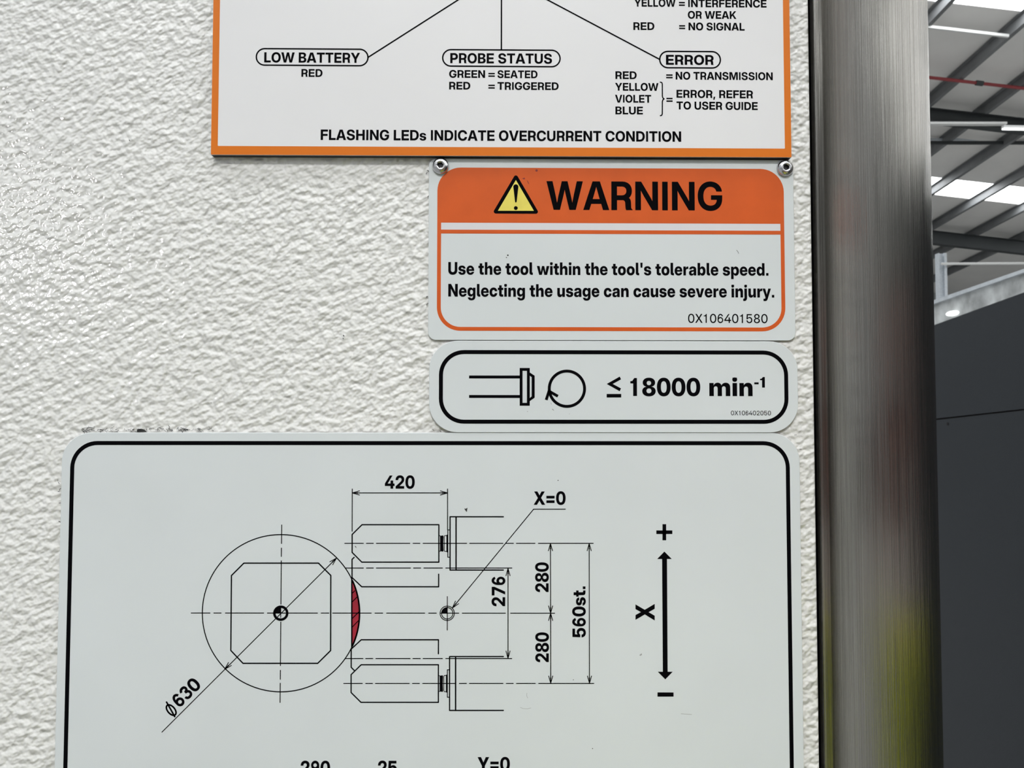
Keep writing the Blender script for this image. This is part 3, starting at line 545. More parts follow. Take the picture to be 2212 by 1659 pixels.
class Ink:
    """flat print on a sign: shapes in plane coordinates (x right, z up) at height h above the panel"""
    def __init__(s, h):
        s.h = h
        s.v, s.f = [], []

    def q(s, p):
        return Vector(P(p[0], p[1], s.h))

    def mm(s, px):          # pixel length -> length on this plane (at the picture centre)
        return px * (D_CAM - s.h) / F_PX

    def add(s, vs, fs):
        n = len(s.v)
        s.v += [Vector(v) for v in vs]
        for f in fs:
            a = [s.v[i + n] for i in f]
            ar = sum(a[i - 1].x * a[i].y - a[i].x * a[i - 1].y for i in range(len(a)))
            s.f.append(tuple(i + n for i in (f if ar > 0 else f[::-1])))

    def seg(s, a, b, w, cap=True):          # points already on the plane
        a, b = Vector(a), Vector(b)
        d = (b - a)
        if d.length < 1e-9:
            return
        d.normalize()
        nrm = Vector((-d.y, d.x)) * w / 2
        s.add([a - nrm, b - nrm, b + nrm, a + nrm], [(0, 1, 2, 3)])
        if cap:
            for c, dd in ((a, -d), (b, d)):
                t0 = math.atan2(dd.y, dd.x)
                pts = [c + Vector((math.cos(t0 + t), math.sin(t0 + t))) * w / 2 for t in [(-0.5 + i / 6) * math.pi for i in range(7)]]
                s.add(pts, [tuple(range(7))])

    def line(s, pts, wpx, closed=False, cap=True):   # pixel polyline
        q = [s.q(p) for p in pts]
        w = s.mm(wpx)
        if closed:
            q.append(q[0])
        for a, b in zip(q, q[1:]):
            s.seg(a, b, w, cap)

    def poly(s, pts):
        q = [s.q(p) for p in pts]
        s.add(q, [tuple(range(len(q)))])

    def ring(s, c, rpx, wpx, a0=0.0, a1=360.0, n=96, plane=False):
        c = Vector(c) if plane else s.q(c)
        ro, ri = s.mm(rpx + wpx / 2), s.mm(rpx - wpx / 2)
        vs, fs = [], []
        for i in range(n + 1):
            t = math.radians(a0 + (a1 - a0) * i / n)
            e = Vector((math.cos(t), math.sin(t)))
            vs += [c + e * ro, c + e * ri]
        for i in range(n):
            fs.append((2 * i, 2 * i + 2, 2 * i + 3, 2 * i + 1))
        s.add(vs, fs)

    def disc(s, c, rpx, a0=0.0, a1=360.0, n=48):
        c = s.q(c)
        r = s.mm(rpx)
        vs = [c] + [c + Vector((math.cos(math.radians(a0 + (a1 - a0) * i / n)), math.sin(math.radians(a0 + (a1 - a0) * i / n)))) * r for i in range(n + 1)]
        s.add(vs, [(0, i + 1, i + 2) for i in range(n)])

    def arrow(s, tip, frm, wpx, ln=16.0, ang=16.0):   # open drafting arrow head at tip, shaft coming from frm
        t, f = s.q(tip), s.q(frm)
        d = (f - t).normalized()
        L = s.mm(ln)
        for sg in (-1, 1):
            a = math.radians(ang) * sg
            e = Vector((d.x * math.cos(a) - d.y * math.sin(a), d.x * math.sin(a) + d.y * math.cos(a)))
            s.seg(t, t + e * L, s.mm(wpx))
        # narrow filled core
        nn = Vector((-d.y, d.x)) * s.mm(1.6)
        s.add([t, t + d * L * 0.75 + nn, t + d * L * 0.75 - nn], [(0, 1, 2)])

    def text(s, face, txt, left, right, cap, track=0.0):
        """lettering from its left to its right baseline end (pixels) with a cap height in pixels"""
        a, b = s.q(left), s.q(right)
        e = (b - a)
        wid = e.length
        e.normalize()
        up = Vector((-e.y, e.x))
        k = s.mm(cap) / CAPH
        x = 0.0
        items = []
        lo, hi = 1e9, -1e9
        for ch in txt:
            if ch == ' ':
                x += 0.25 * UPM
                continue
            adv, vs, fs = glyph_mesh(face, ch)
            if vs:
                lo = min(lo, x + min(v[0] for v in vs))
                hi = max(hi, x + max(v[0] for v in vs))
            items.append((x, vs, fs))
            x += adv + track
        sx = wid / (hi - lo)
        for x0, vs, fs in items:
            s.add([a + e * ((x0 + v[0] - lo) * sx) + up * (v[1] * k) for v in vs], fs)

    def rrect(s, x0, x1, z0, z1, r, n=12):
        pts = []
        for cx, cz, t0 in ((x1 - r, z1 - r, 0), (x0 + r, z1 - r, 90), (x0 + r, z0 + r, 180), (x1 - r, z0 + r, 270)):
            for i in range(n + 1):
                t = math.radians(t0 + 90 * i / n)
                pts.append(Vector((cx + r * math.cos(t), cz + r * math.sin(t))))
        return pts

    def frame(s, outer, inner):
        n = len(outer)
        s.add(list(outer) + list(inner), [(i, (i + 1) % n, n + (i + 1) % n, n + i) for i in range(n)])

    def build(s, name, mat, parent, lift=0.00003):
        off = parent
        base = Vector((0, 0, 0))
        while off is not None:
            base = base + off.location
            off = off.parent
        return link_mesh(name, [(v.x - base.x, -(s.h + lift) - base.y, v.y - base.z) for v in s.v], s.f, mat, parent)


def plate(name, outline, h0, h1, mat, edge_mat, parent):
    """flat sign plate from height h0 to h1 with a slightly eased rim"""
    base = parent.location
    n = len(outline)
    c = sum(outline, Vector((0, 0))) / n
    ease = 0.00012
    inner = []
    for i in range(n):
        a, b, d = outline[i - 1], outline[i], outline[(i + 1) % n]
        t = (d - a).normalized()
        nn = Vector((-t.y, t.x))
        if nn.dot(c - b) < 0:
            nn = -nn
        inner.append(b + nn * ease)
    vs = [(p.x, -h1, p.y) for p in inner] + [(p.x, -h1 + ease, p.y) for p in outline] + [(p.x, -h0, p.y) for p in outline]
    fs = [tuple(range(n)), tuple(range(2 * n, 3 * n))[::-1]]
    for k in (0, n):
        fs += [(k + i, k + n + i, k + n + (i + 1) % n, k + (i + 1) % n) for i in range(n)]
    o = link_mesh(name, [(v[0] - base.x, v[1] - base.y, v[2] - base.z) for v in vs], fs, mat, parent)
    o.data.materials.append(edge_mat)
    for i, p in enumerate(o.data.polygons):
        p.material_index = 1 if i >= 2 + n else 0
    bm = bmesh.new()
    bm.from_mesh(o.data)
    bmesh.ops.recalc_face_normals(bm, faces=bm.faces)
    bm.to_mesh(o.data)
    bm.free()
    return o

# ================================================================ THE MACHINE PANEL AND ITS STEEL POST
H_TOP, H_WARN, H_SPEED, H_DIM = 0.0024, 0.00075, 0.0012, 0.0010
X_EDGE = P(1759.5, 900)[0]                     # right edge of the white panel

mb = MB()
mb.box(-1.3, X_EDGE, 0.0, 0.045, 0.35, 2.33)
mb.box(-1.3, X_EDGE - 0.01, 0.046, 1.3, 0.0, 2.33)
wall = mb.build('wall_front', M['paint'], bevel=0.0006)
tag(wall, 'white textured sheet-metal front panel of the machine', kind='structure')

post = empty('door_post', (X_EDGE + 0.012, 0.0, 0.25))
tag(post, 'brushed stainless steel round post beside the white panel edge', 'post')
mb = MB()
mb.box(X_EDGE + 0.0002, X_EDGE + 0.0050, 0.006, 0.05, 0.25, 2.35)
g = mb.build('gasket', M['rubber'], post)
tag(g, 'black rubber gasket')
TC = Vector((0.1227, 0.0))                      # tube axis
mb = MB()
R_T = 0.01635
ring0 = []
n = 96
for i in range(n):
    t = 2 * math.pi * i / n
    ring0.append((TC.x + R_T * math.cos(t), TC.y + R_T * math.sin(t)))
vs = [(x, y, 0.25) for x, y in ring0] + [(x, y, 2.35) for x, y in ring0]
mb.add(vs, [(i, (i + 1) % n, n + (i + 1) % n, n + i) for i in range(n)])
mb.add(vs[:n], [tuple(range(n))[::-1]])
mb.add(vs[n:], [tuple(range(n))])
tb = mb.build('tube', M['steel'], post)
bmx = bmesh.new()
bmx.from_mesh(tb.data)
for f in bmx.faces:
    f.smooth = len(f.verts) == 4
bmx.to_mesh(tb.data)
bmx.free()
mb = MB()
lx = P(1771, 900)[0]
mb.box(lx, lx + 0.0036, 0.0004, 0.004, 0.25, 2.35)
mb.build('flange', M['steel'], post, bevel=0.0008)


# ================================================================ SIGN 1: probe indicator sign (amber frame, top)
def sign(name, px_c, label, cat='sign', group=None):
    x, z = P(px_c[0], px_c[1])
    e = empty(name, (x, 0.0, z))
    return tag(e, label, cat, group)


s1 = sign('probe_indicator_sign', (1083, 335), 'white probe indicator sign with a wide amber-orange frame, topmost on the panel')
k = Ink(H_TOP)
xl, xr = (k.q((460.3, 0)).x + k.q((455, 334)).x) / 2, (k.q((1705.7, 0)).x + k.q((1710.2, 340)).x) / 2
zb = (k.q((456, 334.8)).y + k.q((1709.6, 340.2)).y) / 2
zt = zb + 0.105
pl = k.rrect(xl, xr, zb, zt, 0.0003, 2)
plate('plate', pl, 0.0, H_TOP, M['plate_white'], M['shaded_edge'], s1)
xi0, xi1 = (k.q((475.5, 0)).x + k.q((470.3, 314)).x) / 2, (k.q((1691.7, 0)).x + k.q((1694.8, 320)).x) / 2
zi = (k.q((470.5, 314.3)).y + k.q((1695, 322)).y) / 2
k.frame(k.rrect(xl + 0.0001, xr - 0.0001, zb + 0.0001, zt - 0.0001, 0.0002, 2), k.rrect(xi0, xi1, zi, zt - (zi - zb), 0.0002, 2))
fr = k.build('border', M['orange_edge'], s1)
tag(fr, 'amber-orange printed border')


def caption(h, parent, face, txt, l, r, cap, name='caption', mat='ink'):
    kk = Ink(h)
    kk.text(face, txt, l, r, cap)
    return kk.build(name, M[mat], parent)


def captions(h, parent, face, rows, name='caption'):
    kk = Ink(h)
    for txt, l, r, cap in rows:
        kk.text(face, txt, l, r, cap)
    return kk.build(name, M['ink'], parent)


def pill(x0, x1, y0, y1, w=3.2):
    """stadium-shaped outline given its outer pixel box"""
    kk = Ink(H_TOP)
    a, b = kk.q((x0, y1)), kk.q((x1, y0))
    wq = kk.mm(w)
    r = (b.y - a.y) / 2
    kk.frame(kk.rrect(a.x, b.x, a.y, b.y, r * 0.999), kk.rrect(a.x + wq, b.x - wq, a.y + wq, b.y - wq, (r - wq) * 0.999))
    return kk.build('callout_outline', M['ink'], s1)


pill(551.9, 796.6, 105.0, 142.2)
pill(954.7, 1211.3, 107.2, 144.3)
pill(1423.7, 1557.4, 110.2, 147.8)
for pts in ([(795, 124), (989.5, 0), (1083.3, -58)], [(1083, 107), (1083.3, -58)], [(1425, 128.4), (1183, 0), (1083.3, -53.5)]):
    kk = Ink(H_TOP)
    kk.line(pts, 3.2)
    kk.build('callout_line', M['ink'], s1)
captions(H_TOP, s1, 'M', [('LOW BATTERY', (570.7, 134.9), (777.8, 136.1), 22.7), ('RED', (651, 166), (696.6, 166.3), 17.4)])
captions(H_TOP, s1, 'M', [
    ('PROBE STATUS', (972.6, 136.5), (1192.5, 137.8), 22.6),
    ('GREEN', (970.2, 168), (1047.8, 168.4), 17.2), ('=', (1054.9, 168.4), (1068.9, 168.5), 17.2), ('SEATED', (1074.7, 168.6), (1161.2, 169.1), 17.2),
    ('RED', (970.2, 193.4), (1015.9, 193.6), 17.2), ('=', (1054.9, 193.9), (1068.9, 194), 17.2), ('TRIGGERED', (1074.5, 194), (1206.8, 194.6), 17.2)])
captions(H_TOP, s1, 'M', [
    ('ERROR', (1438.7, 140), (1541.9, 140.4), 22.3),
    ('RED', (1329.4, 170.8), (1375.4, 171), 17.4), ('=', (1439, 171.6), (1453, 171.7), 17.4), ('NO TRANSMISSION', (1459.5, 172), (1669.3, 173.3), 17.5),
    ('YELLOW', (1328.6, 195.9), (1422.5, 196.4), 17.4), ('VIOLET', (1328.6, 221.6), (1406.7, 222), 17.4), ('BLUE', (1329.4, 247), (1388.8, 247.3), 17.4),
    ('=', (1439.5, 222.4), (1453, 222.5), 17.4),
    ('ERROR, REFER', (1461.3, 211.2), (1626.6, 212.6), 17.8), ('TO USER GUIDE', (1461.3, 236.4), (1636.8, 237.9), 17.8)])
captions(H_TOP, s1, 'M', [
    ('YELLOW', (1370, 14.4), (1459.6, 14.9), 17.6), ('=', (1466.6, 15.2), (1479.4, 15.3), 17.6), ('INTERFERENCE', (1486.7, 15.5), (1655.9, 16.5), 17.6),
    ('OR WEAK', (1485.8, 40.4), (1590.8, 41), 17.4),
    ('RED', (1368.2, 64.8), (1413.6, 65), 17.4), ('=', (1467, 65.3), (1480, 65.4), 17.4), ('NO SIGNAL', (1487.3, 65.5), (1608.7, 66.3), 17.4)])
captions(H_TOP, s1, 'M', [('FLASHING LEDs INDICATE OVERCURRENT CONDITION', (692.7, 302.4), (1471.5, 306.4), 23.2)])
kk = Ink(H_TOP)
kk.line([(1426.3, 177.6), (1429.5, 178.4), (1430.6, 181.5), (1430.8, 208), (1432, 211.8), (1434.6, 213.6), (1432, 215.6), (1430.8, 219.5), (1430.6, 246), (1429.3, 249.2), (1426.3, 250)], 2.6)
kk.build('brace', M['ink'], s1)

# ================================================================ SIGN 2: warning sign
s2 = sign('warning_sign', (1320, 735), 'grey warning sign with a bright orange header and yellow hazard triangle')
k = Ink(H_WARN)
xl, xr = k.q((925.6, 560)).x, k.q((1716.4, 560)).x
zb = (k.q((1000, 734.0)).y + k.q((1690, 736.8)).y) / 2
zt = k.q((1300, 343.5)).y
plate('plate', k.rrect(xl, xr, zb, zt, k.mm(17)), 0.0, H_WARN, M['plate_grey'], M['gap_shade_edge'], s2)
ox0, ox1 = (k.q((945.3, 420)).x + k.q((943.4, 650)).x) / 2, (k.q((1693, 420)).x + k.q((1696.3, 660)).x) / 2
oz0 = (k.q((1000, 714.6)).y + k.q((1645, 715.8)).y) / 2
oz1 = (k.q((1000, 362.3)).y + k.q((1640, 364.6)).y) / 2
wq = k.mm(8.4)
zh = (k.q((953.5, 481.1)).y + k.q((1685.6, 483.5)).y) / 2
zs0 = (k.q((960, 496)).y + k.q((1680, 498.6)).y) / 2
zs1 = (k.q((960, 504.6)).y + k.q((1680, 506.6)).y) / 2
ro = k.mm(51)
outer = k.rrect(ox0, ox1, oz0, oz1, ro)
# lower ring: body window; the two openings are cut out of one solid print by building it from strips
nn = len(outer)
kb = Ink(H_WARN)
# bottom + sides below zs1: U shape
q4 = 13
inner = k.rrect(ox0 + wq, ox1 - wq, oz0 + wq, oz1 - wq, ro - wq)
lo_o = [p for p in outer if p.y < (oz0 + oz1) / 2]
lo_i = [p for p in inner if p.y < (oz0 + oz1) / 2]
lo_o = [Vector((ox0, zs1))] + lo_o + [Vector((ox1, zs1))]
lo_i = [Vector((ox0 + wq, zs1))] + lo_i + [Vector((ox1 - wq, zs1))]
m_ = len(lo_o)
kb.add(lo_o + lo_i, [(i, i + 1, m_ + i + 1, m_ + i) for i in range(m_ - 1)])
kb.add([(ox0, zs1), (ox1, zs1), (ox1, zs0), (ox0, zs0)], [(0, 1, 2, 3)])
kb.add([(ox0, zs0), (ox0 + wq, zs0), (ox0 + wq, zh), (ox0, zh)], [(0, 1, 2, 3)])
kb.add([(ox1 - wq, zs0), (ox1, zs0), (ox1, zh), (ox1 - wq, zh)], [(0, 1, 2, 3)])
o = kb.build('border', M['orange'], s2)
tag(o, 'thin orange printed border')
kb = Ink(H_WARN)
hi_o = [p for p in outer if p.y > (oz0 + oz1) / 2]
hd = [Vector((ox1, zh))] + hi_o + [Vector((ox0, zh))]
kb.add(hd, [tuple(range(len(hd)))])
hdr = kb.build('header', M['orange'], s2)
tag(hdr, 'bright orange header band')
kb = Ink(H_WARN)
kb.add([(ox0 + wq, zs0), (ox1 - wq, zs0), (ox1 - wq, zh), (ox0 + wq, zh)], [(0, 1, 2, 3)])
tag(kb.build('divider_stripe', M['white_strip'], s2, lift=0.00002), 'narrow pale stripe under the header')
# hazard triangle


def round_tri(kk, pts, rad):
    q = [kk.q(p) for p in pts]
    out = []
    for i in range(3):
        a, b, c = q[i - 1], q[i], q[(i + 1) % 3]
        d0, d1 = (a - b).normalized(), (c - b).normalized()
        ang = d0.angle(d1)
        r = kk.mm(rad)
        tl = r / math.tan(ang / 2)
        cen = b + (d0 + d1).normalized() * r / math.sin(ang / 2)
        s0, s1_ = b + d0 * tl - cen, b + d1 * tl - cen
        t0, t1 = math.atan2(s0.y, s0.x), math.atan2(s1_.y, s1_.x)
        while t1 - t0 > math.pi:
            t1 -= 2 * math.pi
        while t1 - t0 < -math.pi:
            t1 += 2 * math.pi
        out += [cen + Vector((math.cos(t0 + (t1 - t0) * j / 6), math.sin(t0 + (t1 - t0) * j / 6))) * r for j in range(7)]
    kk.add(out, [tuple(range(len(out)))])


kb = Ink(H_WARN)
round_tri(kb, [(1114.4, 374.5), (1063.2, 461.4), (1165.4, 461.9)], 4.6)
tri = kb.build('hazard_triangle', M['ink'], s2, lift=0.00005)
tag(tri, 'black-edged hazard triangle')
kb = Ink(H_WARN)
kb.poly([(1114.4, 389), (1075.5, 455.4), (1153.3, 455.6)])
tag(kb.build('triangle_field', M['yellow'], tri, lift=0.00008), 'yellow triangle field')
kb = Ink(H_WARN)
cap_t = [(1114.3 + 5.5 * math.cos(math.radians(t)), 403.8 - 5.5 * math.sin(math.radians(t))) for t in range(0, 181, 15)]
kb.poly(cap_t + [(1112.6, 436), (1113.6, 437.6), (1115, 437.6), (1116, 436)])
kb.disc((1114.2, 449.6), 4.2)
kb.build('exclamation_mark', M['ink'], tri, lift=0.00011)
kk = Ink(H_WARN)
kk.text('W', 'WARNING', (1180.4, 453.2), (1560.3, 454.9), 63.2)
kk.build('heading', M['ink'], s2, lift=0.00006)
captions(H_WARN, s2, 'B', [("Use the tool within the tool's tolerable speed.", (968.2, 593.2), (1660, 595.6), 27.6),
                           ('Neglecting the usage can cause severe injury.', (968.2, 640.7), (1672.5, 642.8), 27.8)], 'message')
captions(H_WARN, s2, 'L', [('0X106401580', (1486.3, 697.4), (1658.1, 698), 19.6)], 'part_number')


def mark(h, parent, name, mat, shape, label, lift=0.00003):
    kk = Ink(h)
    shape(kk)
    tag(kk.build(name, M[mat], parent, lift), label)


for shp in (lambda q: q.disc((1097, 551.4), 1.8, n=9), lambda q: q.poly([(1092.6, 555.6), (1094.8, 555.2), (1095.2, 557.4), (1093.4, 557.2)]),
            lambda q: q.line([(1591, 540.5), (1593.6, 543), (1595.6, 547.5)], 0.8)):
    mark(H_WARN, s2, 'dirt_speck', 'dirt', shp, 'tiny black dirt speck')
for shp in (lambda q: q.disc((1159, 368.4), 2.7, n=11), lambda q: q.poly([(1128, 386), (1133, 383.6), (1134.5, 387), (1131, 387.6)]),
            lambda q: q.poly([(1138, 389), (1140.5, 391.5), (1143.3, 398.5), (1140.6, 396)])):
    mark(H_WARN, s2, 'red_smear', 'dark_red', shp, 'small dark red smear', 0.00005)

# ================================================================ SIGN 3: speed limit sign
s3 = sign('speed_limit_sign', (1325, 934), 'narrow grey round-cornered sign limiting speed to 18000 under the warning sign')
k = Ink(H_SPEED)
xl, xr = k.q((927, 850)).x, k.q((1723.8, 850)).x
zb = (k.q((1000, 934.4)).y + k.q((1660, 934.8)).y) / 2
zt = (k.q((1000, 735.9)).y + k.q((1660, 737.5)).y) / 2
plate('plate', k.rrect(xl, xr, zb, zt, k.mm(62)), 0.0, H_SPEED, M['plate_grey'], M['gap_shade_edge'], s3)
fo = (k.q((948.1, 840)).x, k.q((1702.8, 840)).x, k.q((1325, 915.4)).y, k.q((1325, 756.7)).y)
wq = k.mm(8.7)
k.frame(k.rrect(*fo, k.mm(54)), k.rrect(fo[0] + wq, fo[1] - wq, fo[2] + wq, fo[3] - wq, k.mm(45.3)))
k.build('border', M['ink'], s3)
k = Ink(H_SPEED)
k.line([(1013.3, 814.3), (1124, 814.4)], 6.4, cap=False)
k.line([(1013.3, 856.4), (1124, 856.5)], 6.4, cap=False)
a, b = k.q((1122.6, 876.4)), k.q((1144.4, 794.9))
wq = k.mm(6.2)
k.frame(k.rrect(a.x, b.x, a.y, b.y, 1e-6, 1), k.rrect(a.x + wq, b.x - wq, a.y + wq, b.y - wq, 1e-6, 1))
k.poly([(1144, 804.3), (1155, 811.6), (1155, 859), (1144, 866.8), (1144, 860.4), (1145.8, 858.2), (1148.4, 856.4), (1148.4, 814.4), (1145.8, 813), (1144, 811)])
k.build('tool_symbol', M['ink'], s3)
k = Ink(H_SPEED)
k.ring((1224.6, 839.7), 38.2, 6.4)
k.line([(1186.6, 842.6), (1179.8, 864)], 6.2, cap=False)
k.line([(1185, 844.4), (1205.2, 856)], 6.2, cap=False)
k.build('rotation_arrow', M['ink'], s3)
k = Ink(H_SPEED)
k.poly([(1338.7, 813.4), (1341.6, 819.4), (1323.6, 829.4), (1341.6, 839), (1338.6, 845.2), (1310.6, 829.4)])
k.poly([(1310.5, 851), (1341.9, 851), (1341.9, 858.7), (1310.5, 858.7)])
k.text('B', '18000', (1361.7, 855.5), (1512.8, 855.6), 39.2)
k.text('B', 'min', (1532.3, 855.6), (1625.8, 855.8), 40.2)
k.poly([(1629.2, 826), (1638.8, 826), (1638.8, 830.2), (1629.2, 830.2)])
k.text('B', '1', (1641.7, 837.2), (1652.2, 837.3), 23)
k.build('caption', M['ink'], s3)
captions(H_SPEED, s3, 'L', [('0X106402050', (1578.9, 896.8), (1665.4, 897.1), 9.6)], 'part_number')
for shp in (lambda q: q.line([(1189.8, 870), (1191.4, 873.6)], 0.9), lambda q: q.poly([(1192.6, 882.5), (1195.2, 884), (1197, 887.6), (1193.4, 885.6)]),
            lambda q: q.disc((1139.6, 889), 0.9, n=7), lambda q: q.disc((1230, 894.2), 0.7, n=7)):
    mark(H_SPEED, s3, 'scuff_mark', 'grey_dirt', shp, 'faint grey scuff mark')

# ================================================================ SIGN 4: dimension diagram sign
s4 = sign('dimension_diagram_sign', (925, 1500), 'large grey sign with a black-framed machine dimension drawing, lowest on the panel')
HD = H_DIM
k = Ink(HD)
xl = (k.q((132.3, 1015)).x + k.q((128, 1250)).x) / 2
xr = (k.q((1730, 1104)).x + k.q((1735, 1600)).x) / 2
zt = (k.q((250, 934)).y + k.q((1640, 935.6)).y) / 2
zb = zt - 0.225
plate('plate', k.rrect(xl, xr, zb, zt, k.mm(62)), 0.0, HD, M['plate_grey'], M['gap_shade_edge'], s4)
fo = ((k.q((150.8, 1015)).x + k.q((147, 1250)).x) / 2, (k.q((1707.7, 1080)).x + k.q((1714, 1659)).x) / 2, zb + 0.0035, k.q((900, 952.8)).y)
wq = k.mm(8.7)
k.frame(k.rrect(*fo, k.mm(57)), k.rrect(fo[0] + wq, fo[1] - wq, fo[2] + wq, fo[3] - wq, k.mm(48.3)))
k.build('border', M['ink'], s4)
TH, MD = 2.0, 2.8
# interference area
CC, RR = (606.9, 1324.6), 169.8
a_top = math.degrees(math.acos((760.0 - CC[0]) / RR))
arc = [(CC[0] + RR * math.cos(math.radians(a_top - 2 * a_top * i / 40)), CC[1] - RR * math.sin(math.radians(a_top - 2 * a_top * i / 40))) for i in range(41)]
k = Ink(HD)
k.poly(arc)
ia = k.build('interference_area', M['red'], s4, lift=0.00002)
tag(ia, 'crimson sliver where the circle meets the tools')
k = Ink(HD)
k.line([(760.0, 1250), (760.0, 1399)], 3.0)
k.line(arc[1:-1], 3.4)
for a, b in (((761.5, 1281), (766.5, 1276)), ((761, 1300), (771, 1290)), ((761.5, 1335.5), (775, 1322)), ((761.5, 1354), (774, 1341))):
    k.line([a, b], 1.9)
k.build('hatching', M['ink'], ia, lift=0.00005)
# rotary table
k = Ink(HD)
k.line([(CC[0] + RR * math.cos(2 * math.pi * i / 160), CC[1] - RR * math.sin(2 * math.pi * i / 160)) for i in range(160)], 2.3, closed=True)
k.build('table_swing_circle', M['ink'], s4)
k = Ink(HD)
k.line([(526.9, 1216.4), (688, 1216.4), (714.6, 1243), (714.2, 1405.3), (686.4, 1432.8), (524.9, 1432.8), (498.6, 1405), (500, 1243.2)], MD, closed=True)
k.build('pallet_outline', M['ink'], s4)
# tools
for pts, cl in (([(782.1, 1133.4), (948, 1133.4), (948, 1214.3), (781.6, 1214.3), (760.7, 1193.3), (760.7, 1154.6)], True),
                ([(765, 1204), (760.5, 1208.2), (760.5, 1247.5), (781.5, 1267.5), (947.6, 1267.5), (947.6, 1240.3)], False),
                ([(765.3, 1448.2), (758.7, 1441.5), (758.7, 1402), (780.4, 1381.9), (947.2, 1381.9), (947.1, 1412.2)], False),
                ([(780.2, 1435.9), (947, 1435.9), (947, 1517.1), (779.8, 1517.1), (758.5, 1496), (758.5, 1457.2)], True)):
    k = Ink(HD)
    k.line(pts, 2.7, closed=cl)
    k.build('tool_outline', M['ink'], s4)


def spindle(dx, ytop, ybot, fl0, fl1, co0, co1):
    k = Ink(HD)
    k.poly([(950.6 + dx, co0 + 1), (957.4 + dx, co0), (958.3 + dx, co0 + 3), (957.6 + dx, (co0 + co1) / 2), (958.3 + dx, co1 - 3), (957.4 + dx, co1), (950.6 + dx, co1 - 1)])
    k.line([(948.6 + dx, co0 + 1), (951 + dx, co0 + 1)], 1.6)
    k.line([(948.6 + dx, co1 - 1), (951 + dx, co1 - 1)], 1.6)
    k.line([(959.6 + dx, co0 + 3), (960.6 + dx, co0 + 0.6), (965.4 + dx, co0 + 0.6)], 1.6)
    k.line([(959.6 + dx, co1 - 3), (960.6 + dx, co1 - 0.6), (965.4 + dx, co1 - 0.6)], 1.6)
    k.line([(959.6 + dx, co0 + 3), (959.6 + dx, co1 - 3)], 1.6)
    k.line([(965.8 + dx, co0), (965.8 + dx, co1)], 3.0)
    k.line([(967.3 + dx, fl0), (967.3 + dx, fl1), (971.6 + dx, fl1)], 1.9)
    k.line([(967.3 + dx, fl0), (971.6 + dx, fl0)], 1.9)
    k.line([(1087.3, ytop), (972.2 + dx, ytop), (972.2 + dx, ybot), (1087.3, ybot)], 2.7)
    k.line([(985.2 + dx, ytop), (985.2 + dx, ybot)], 3.0)
    k.build('spindle_outline', M['ink'], s4)


spindle(0, 1116.3, 1231.4, 1144.6, 1203.6, 1156.4, 1191.6)
spindle(-1, 1418.3, 1534.6, 1446.8, 1506, 1458.6, 1494.6)


def dashes(segs, const, horizontal=True, slope=0.0):
    k = Ink(HD)
    for a, b in segs:
        if horizontal:
            k.line([(a, const + slope * (a - segs[0][0])), (b, const + slope * (b - segs[0][0]))], TH)
        else:
            k.line([(const + slope * (a - segs[0][0]), a), (const + slope * (b - segs[0][0]), b)], TH)
    return k.build('centre_line', M['ink'], s4)


dashes([(1134, 1174), (1184, 1202), (1211.5, 1305), (1343.7, 1437.8), (1448, 1467.4), (1475.8, 1517.4)], 608.5, False, -0.0091)
dashes([(413, 453.7), (462, 477.8), (487, 569.6), (577.6, 685.8), (693.7, 710.6), (718.6, 802), (810, 826.7), (835, 917.5), (926, 942.6), (951, 991), (998.6, 1091.8), (1103, 1198)], 1324.3, True, 0.0005)
dashes([(744.7, 785), (791.6, 806.5), (813, 885.2), (892.3, 907), (914, 1008), (1014.7, 1086.5), (1093, 1109), (1115.5, 1155.7), (1163, 1281.4)], 1173.7)
dashes([(747, 785), (791.6, 806.5), (813, 886.7), (893.4, 908.7), (915.7, 955.7), (963, 1105.7)], 1227)
dashes([(746, 784), (790, 805.5), (812, 886), (892, 908), (914, 955.7), (963, 1105.5)], 1422.5)
dashes([(742.4, 782.6), (790, 804.7), (811, 884), (891, 906), (913, 983), (992.4, 1007.6), (1014, 1086.5), (1093.7, 1108.6), (1115.5, 1156.3), (1163.6, 1282.7)], 1476.4)


def dimension(pts_lines, arrows, texts, face='B'):
    k = Ink(HD)
    for l in pts_lines:
        k.line(l, TH)
    for t, f in arrows:
        k.arrow(t, f, 1.8)
    o = k.build('dimension_line', M['ink'], s4)
    k = Ink(HD)
    for t, l, r, c in texts:
        k.text(face, t, l, r, c)
    k.build('dimension_figure', M['ink'], s4)
    return o


dimension([[(761, 1056.3), (760.7, 1147.6)], [(966.8, 1056.3), (966.8, 1144.5)], [(761, 1064.8), (966.8, 1064.8)]],
          [((761, 1064.8), (900, 1064.8)), ((966.8, 1064.8), (800, 1064.8))], [('420', (831.3, 1055.6), (895.9, 1055.6), 28.2)])
dimension([[(1221.2, 1099.8), (1152.7, 1099.9), (977.3, 1313.3)]], [((977.3, 1313.3), (1152.7, 1099.9))], [('X=0', (1152.7, 1090.4), (1221.9, 1090.4), 28.6)])
dimension([[(1097.4, 1228), (1097.4, 1422)]], [((1097.4, 1228), (1097.4, 1300)), ((1097.4, 1422), (1097.4, 1300))], [('276', (1091.3, 1309.6), (1091.3, 1245.6), 28.8)])
dimension([[(1189, 1174), (1189.4, 1324.5)]], [((1189, 1174), (1189.2, 1250)), ((1189.4, 1324.5), (1189.2, 1250))], [('280', (1185.1, 1279), (1185.1, 1214.6), 28.6)])
dimension([[(1189.4, 1324.5), (1189.6, 1476)]], [((1189.4, 1324.5), (1189.5, 1400)), ((1189.6, 1476), (1189.5, 1400))], [('280', (1185.5, 1430.4), (1185.5, 1365.8), 28.6)])
